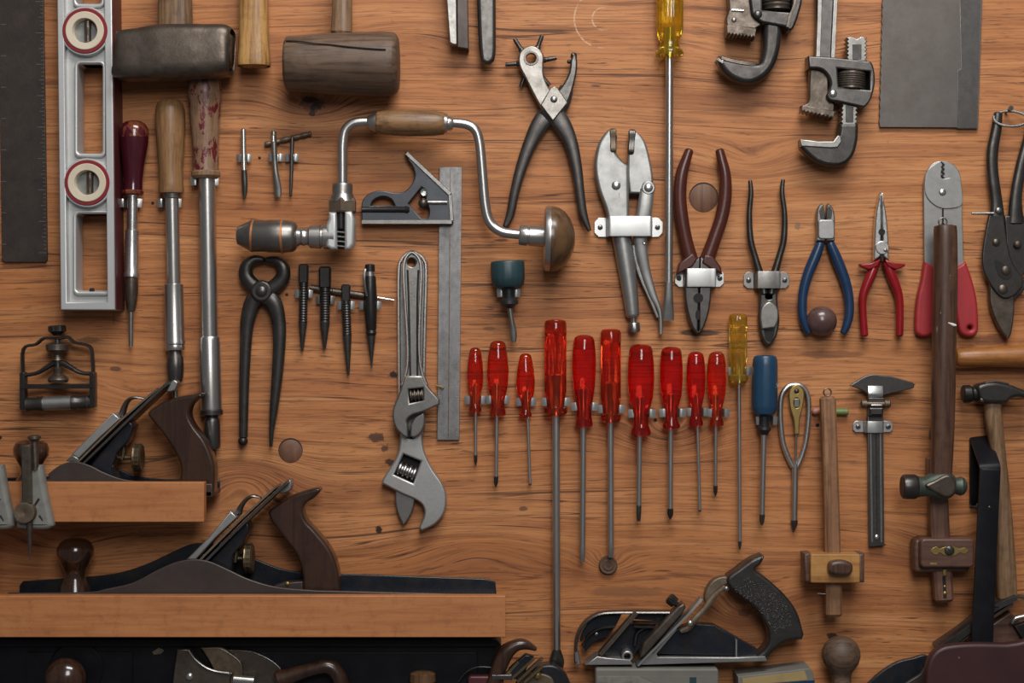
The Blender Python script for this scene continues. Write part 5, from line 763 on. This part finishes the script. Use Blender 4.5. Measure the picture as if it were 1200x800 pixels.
# ---------------------------------------------------------------- trammel heads on the ledge edge
def trammel(dx, label):
    thing('trammel_head', label, 'trammel', 33+dx, 655, 108, 'trammel heads hung on the upper ledge')
    X = lambda *p: [(q[0]+dx,)+tuple(q[1:]) for q in p]
    part('body', 'silverp', plate(X((30, 546, 1), (47, 545, 1), (53, 580), (60, 612), (59, 618), (50, 621), (24, 620), (17, 616), (22, 590), (26, 565)), 88, 104, 5, sm=True, res=4)); parts('groove', 'dark', sweep(X((32, 604, 104, 1.4, .6), (45, 584, 104, 1.4, .6)), sub=1), sweep(X((45, 604, 104, 1.4, .6), (52, 616, 103, 1.4, .6)), sub=1)); part('bar', 'iron', sweep(X((31.5, 521, 110, 5.6, 4), (33, 590, 110, 5.2, 4)), sub=1, sq=True)); part('screw_post', 'iron', lathe((38.5+dx, 515, 102), (40+dx, 552, 102), [(0, 4), (36, 4)], 16)); part('thumb_cap', 'iron', lathe((38.5+dx, 510, 102), (38.6+dx, 518, 102), [(0, 4), (1, 7.6), (4, 7.8), (6, 5), (8, 4)], 26)); part('clamp_disc', 'rust', lathe((30+dx, 600, 102), (30+dx, 600, 130), [(0, 12.5), (11, 12.5), (13, 11.6), (13.2, 4), (12, 1.5)], 32)); part('point', 'iron', lathe((34+dx, 602, 106), (34.6+dx, 656, 106), [(0, 4), (18, 3.8), (30, 2.8), (54, .6)], 16))
trammel(0, 'grey metal trammel head with disc and long spike, fully visible'); trammel(-46, 'grey metal trammel head cut off by the left edge')
# ---------------------------------------------------------------- honing guide
thing('honing_guide', 'small black roller frame with screw and steel roller on the left', 'honing guide', 65, 482, 34)
part('outer_frame', 'black', sweep([(24, 474, 20, 1.8, 5), (23, 440, 20, 1.8, 5), (23.5, 409, 20, 1.8, 5), (38, 403.5, 20, 1.8, 5), (47, 396.5, 20, 1.8, 5), (56, 396, 20, 1.6, 5), (66, 396.5, 20, 1.6, 5), (76, 395, 20, 1.8, 5), (84, 401, 20, 1.8, 5), (102, 406, 20, 1.8, 5), (105, 420, 20, 1.8, 5), (106, 440, 20, 1.8, 5), (107, 474, 20, 1.8, 5)], n=10, e=3, sub=4)); part('spring_arm', 'black', sweep([(25, 440, 20, 2.4, 5), (40, 437, 20, 2.4, 5), (52, 430, 20, 3, 5), (60, 425.5, 20, 3.6, 5), (70, 425.5, 20, 3.6, 5), (80, 431, 20, 3, 5), (92, 437, 20, 2.4, 5), (105, 438, 20, 2.4, 5)], n=12, e=2.6)); part('crossbar', 'black', sweep([(22, 453, 22, 2.8, 7), (108, 452.5, 22, 2.8, 7)], sub=1, sq=True)); parts('side_plate', 'black', plate(rr(21, 436, 27, 480, 2), 14, 28), plate(rr(103, 436, 109, 478, 2), 14, 28))
part('screw', 'gun', lathe((64, 398, 22), (65, 446, 22), [(0, 3), (34, 3.4), (48, 3.4)], 16)); part('knob', 'black', lathe((63.5, 381, 22), (64, 393, 22), [(0, 8), (1, 10.5), (7, 10.5), (9, 7), (12, 4)], 28, flute=(14, .06, 1, 7))); part('lock_nut', 'iron', lathe((64, 402, 22), (64, 414, 22), [(0, 9), (1.5, 13.4), (8, 13.4), (11, 10)], 28)); part('nut', 'iron', lathe((64, 413, 22), (64, 424, 22), [(0, 6), (3, 5), (9, 7)], 20), lathe((65, 431, 22), (65, 448, 22), [(0, 6), (7, 5), (10, 10), (14, 12.5), (17, 11)], 26)); part('roller', 'alu', lathe((47, 473.4, 22), (82, 472, 22), [(0, 8.2), (35, 8.4)], 28), label='bright centre of roller'); part('roller_end', 'gun', lathe((25, 474.5, 22), (48, 473.4, 22), [(0, 6), (3, 8.5), (14, 8), (19, 9), (23, 9)], 28)); part('roller_end', 'gun', lathe((81, 472, 22), (104, 471.5, 22), [(0, 9), (6, 9), (8, 8), (19, 9), (23, 6)], 28))
# ---------------------------------------------------------------- black toolbox and the things before it, lower left
thing('black_cabinet', 'black painted metal cabinet front under the lower ledge', 'cabinet', 300, 840, 46)
part('body', 'blackp', plate([(-160, 745), (580, 745), (587, 756), (588, 860), (-160, 860)], 1, 44, 1.5)); part('top_rail', 'blackp', box(-160, 748, 582, 757, 42, 50, 1, 1)); part('door_panel', 'blackp', box(30, 764, 155, 855, 43.5, 46, .8)); part('door_panel', 'blackp', box(205, 764, 560, 855, 43.5, 46, .8)); part('chipped_paint', 'rust', plate([(178, 764), (186, 759), (192, 762), (188, 766), (180, 767)], 44, 44.6, .2), label='bare chipped spot')
thing('cabinet_knob', 'large glossy brown wooden knob at the bottom left', 'knob', 71, 800, 96); part('ball', 'knob', lathe((71, 799, 46), (71, 799, 100), [(0, 10), (8, 10), (16, 17), (24, 23), (32, 24.5), (40, 22), (46, 15), (49, 7), (50, .5)], 40))
part('ring', 'blackp', lathe((76, 794, 44), (76, 794, 100), [(0, 33), (3, 33), (4.5, 31), (4.5, 28)], 40))
thing('lever_caps', 'brown steel plane parts with bright edges below the lower ledge', 'plane', 270, 800, 74)
part('front_plate', 'iron', plate([(206, 762, 1), (220, 762, 1), (226, 771), (235, 780), (248, 787), (262, 789), (271, 790), (268, 798), (267, 830, 1), (198, 830, 1), (202, 790)], 56, 66, 1.4, sm=True)); part('bright_edge', 'steel', sweep([(219.5, 762.5, 67, 1.3, 2), (227, 773, 67, 1.3, 2), (238, 782, 67, 1.4, 2), (251, 787.5, 67, 1.4, 2), (268, 790, 67, 2, 2)], n=8)); part('middle_plate', 'rust', plate([(232, 762, 1), (256, 762), (268, 769), (277, 777), (280, 784), (280, 830, 1), (262, 830, 1), (246, 786)], 50, 56, 1.2, sm=True)); part('middle_edge', 'steel', sweep([(256, 763, 57, .8, 1.2), (268, 770, 57, .8, 1.2), (277, 777.5, 57, .9, 1.2), (280, 786, 57, .9, 1.2), (280, 815, 57, .9, 1.2)], n=8)); part('back_plate', 'iron', plate([(258, 765, 1), (290, 767), (308, 774), (324, 785), (326, 792), (326, 830, 1), (270, 830, 1)], 46, 50, 1, sm=True)); part('back_edge', 'steel', sweep([(290, 767.5, 51, .6, 1), (308, 774.5, 51, .7, 1), (323.5, 786, 51, .8, 1), (326, 796, 51, .8, 1), (326, 820, 51, .8, 1)], n=8)); part('round_bar', 'bright', lathe((272, 798, 62), (296, 800, 62), [(0, 5), (24, 5)], 18)); part('screw_head', 'bright', dome(220.5, 794, 66, 4.6, 3)); part('wooden_grip', 'rose', sweep([(322, 800, 62, 12, 10), (345, 792, 62, 9, 9), (365, 786, 62, 8, 9), (384, 783, 62, 9, 9), (396, 795, 62, 9, 9), (400, 815, 62, 10, 9)], n=18), label='dark brown grip')
thing('cabinet_knob', 'small brown turned knob at the bottom edge below long ledge', 'knob', 495, 800, 66); part('ball', 'walnut', lathe((495, 787.5, 58), (495, 830, 58), [(0, 8), (1, 12.5), (3, 15), (12, 15.6), (16, 13), (22, 10), (42, 10)], 32))
thing('bench_plane', 'plane with hooked grey handle cropped at the bottom beside the ledge end', 'plane', 600, 800, 80)
part('handle', 'rose', sweep([(574, 812, 62, 8, 10), (583, 790, 62, 9, 10), (591, 770, 62, 10, 10), (603, 760, 62, 7.5, 9), (615, 758, 62, 6, 8), (629, 764, 62, 2.2, 5)], n=20, e=2.3)); parts('blade_iron', 'oldbrass', *[sweep([(a, b, 56+i*3, 1.8, 5), (c, e, 56+i*3, 1.8, 5)], sub=1, sq=True) for i, (a, b, c, e) in enumerate(((588, 800, 608, 779), (598, 800, 626, 775), (606, 802, 636, 774), (614, 802, 636, 783)))]); part('frog', 'japan', plate([(596, 788), (606, 778), (616, 770), (626, 773), (618, 786), (612, 800), (596, 800)], 48, 60, 2)); part('cross_plate', 'gun', box(576, 792, 600, 798, 60, 72, 1)); part('side_wall', 'japan', plate([(612, 815, 1), (622, 792), (640, 786), (654, 788), (664, 798), (672, 815, 1)], 20, 46, 2, sm=True)); part('side_rim', 'rust', plate([(600, 812, 1), (610, 798), (626, 793), (646, 798), (652, 812, 1)], 50, 56, 1.5, sm=True)); part('brass_nut', 'brass', dome(630, 795, 60, 4.5, 2.5)); part('wire', 'black', sweep([(536, 804, 56, 1, 1), (546, 792, 56, 1, 1), (560, 786, 56, 1, 1), (578, 787, 56, 1, 1)], n=8))
part('red_base', 'maroonr', box(548, 795, 590, 830, 52, 66, 2, 4), label='dull red base')
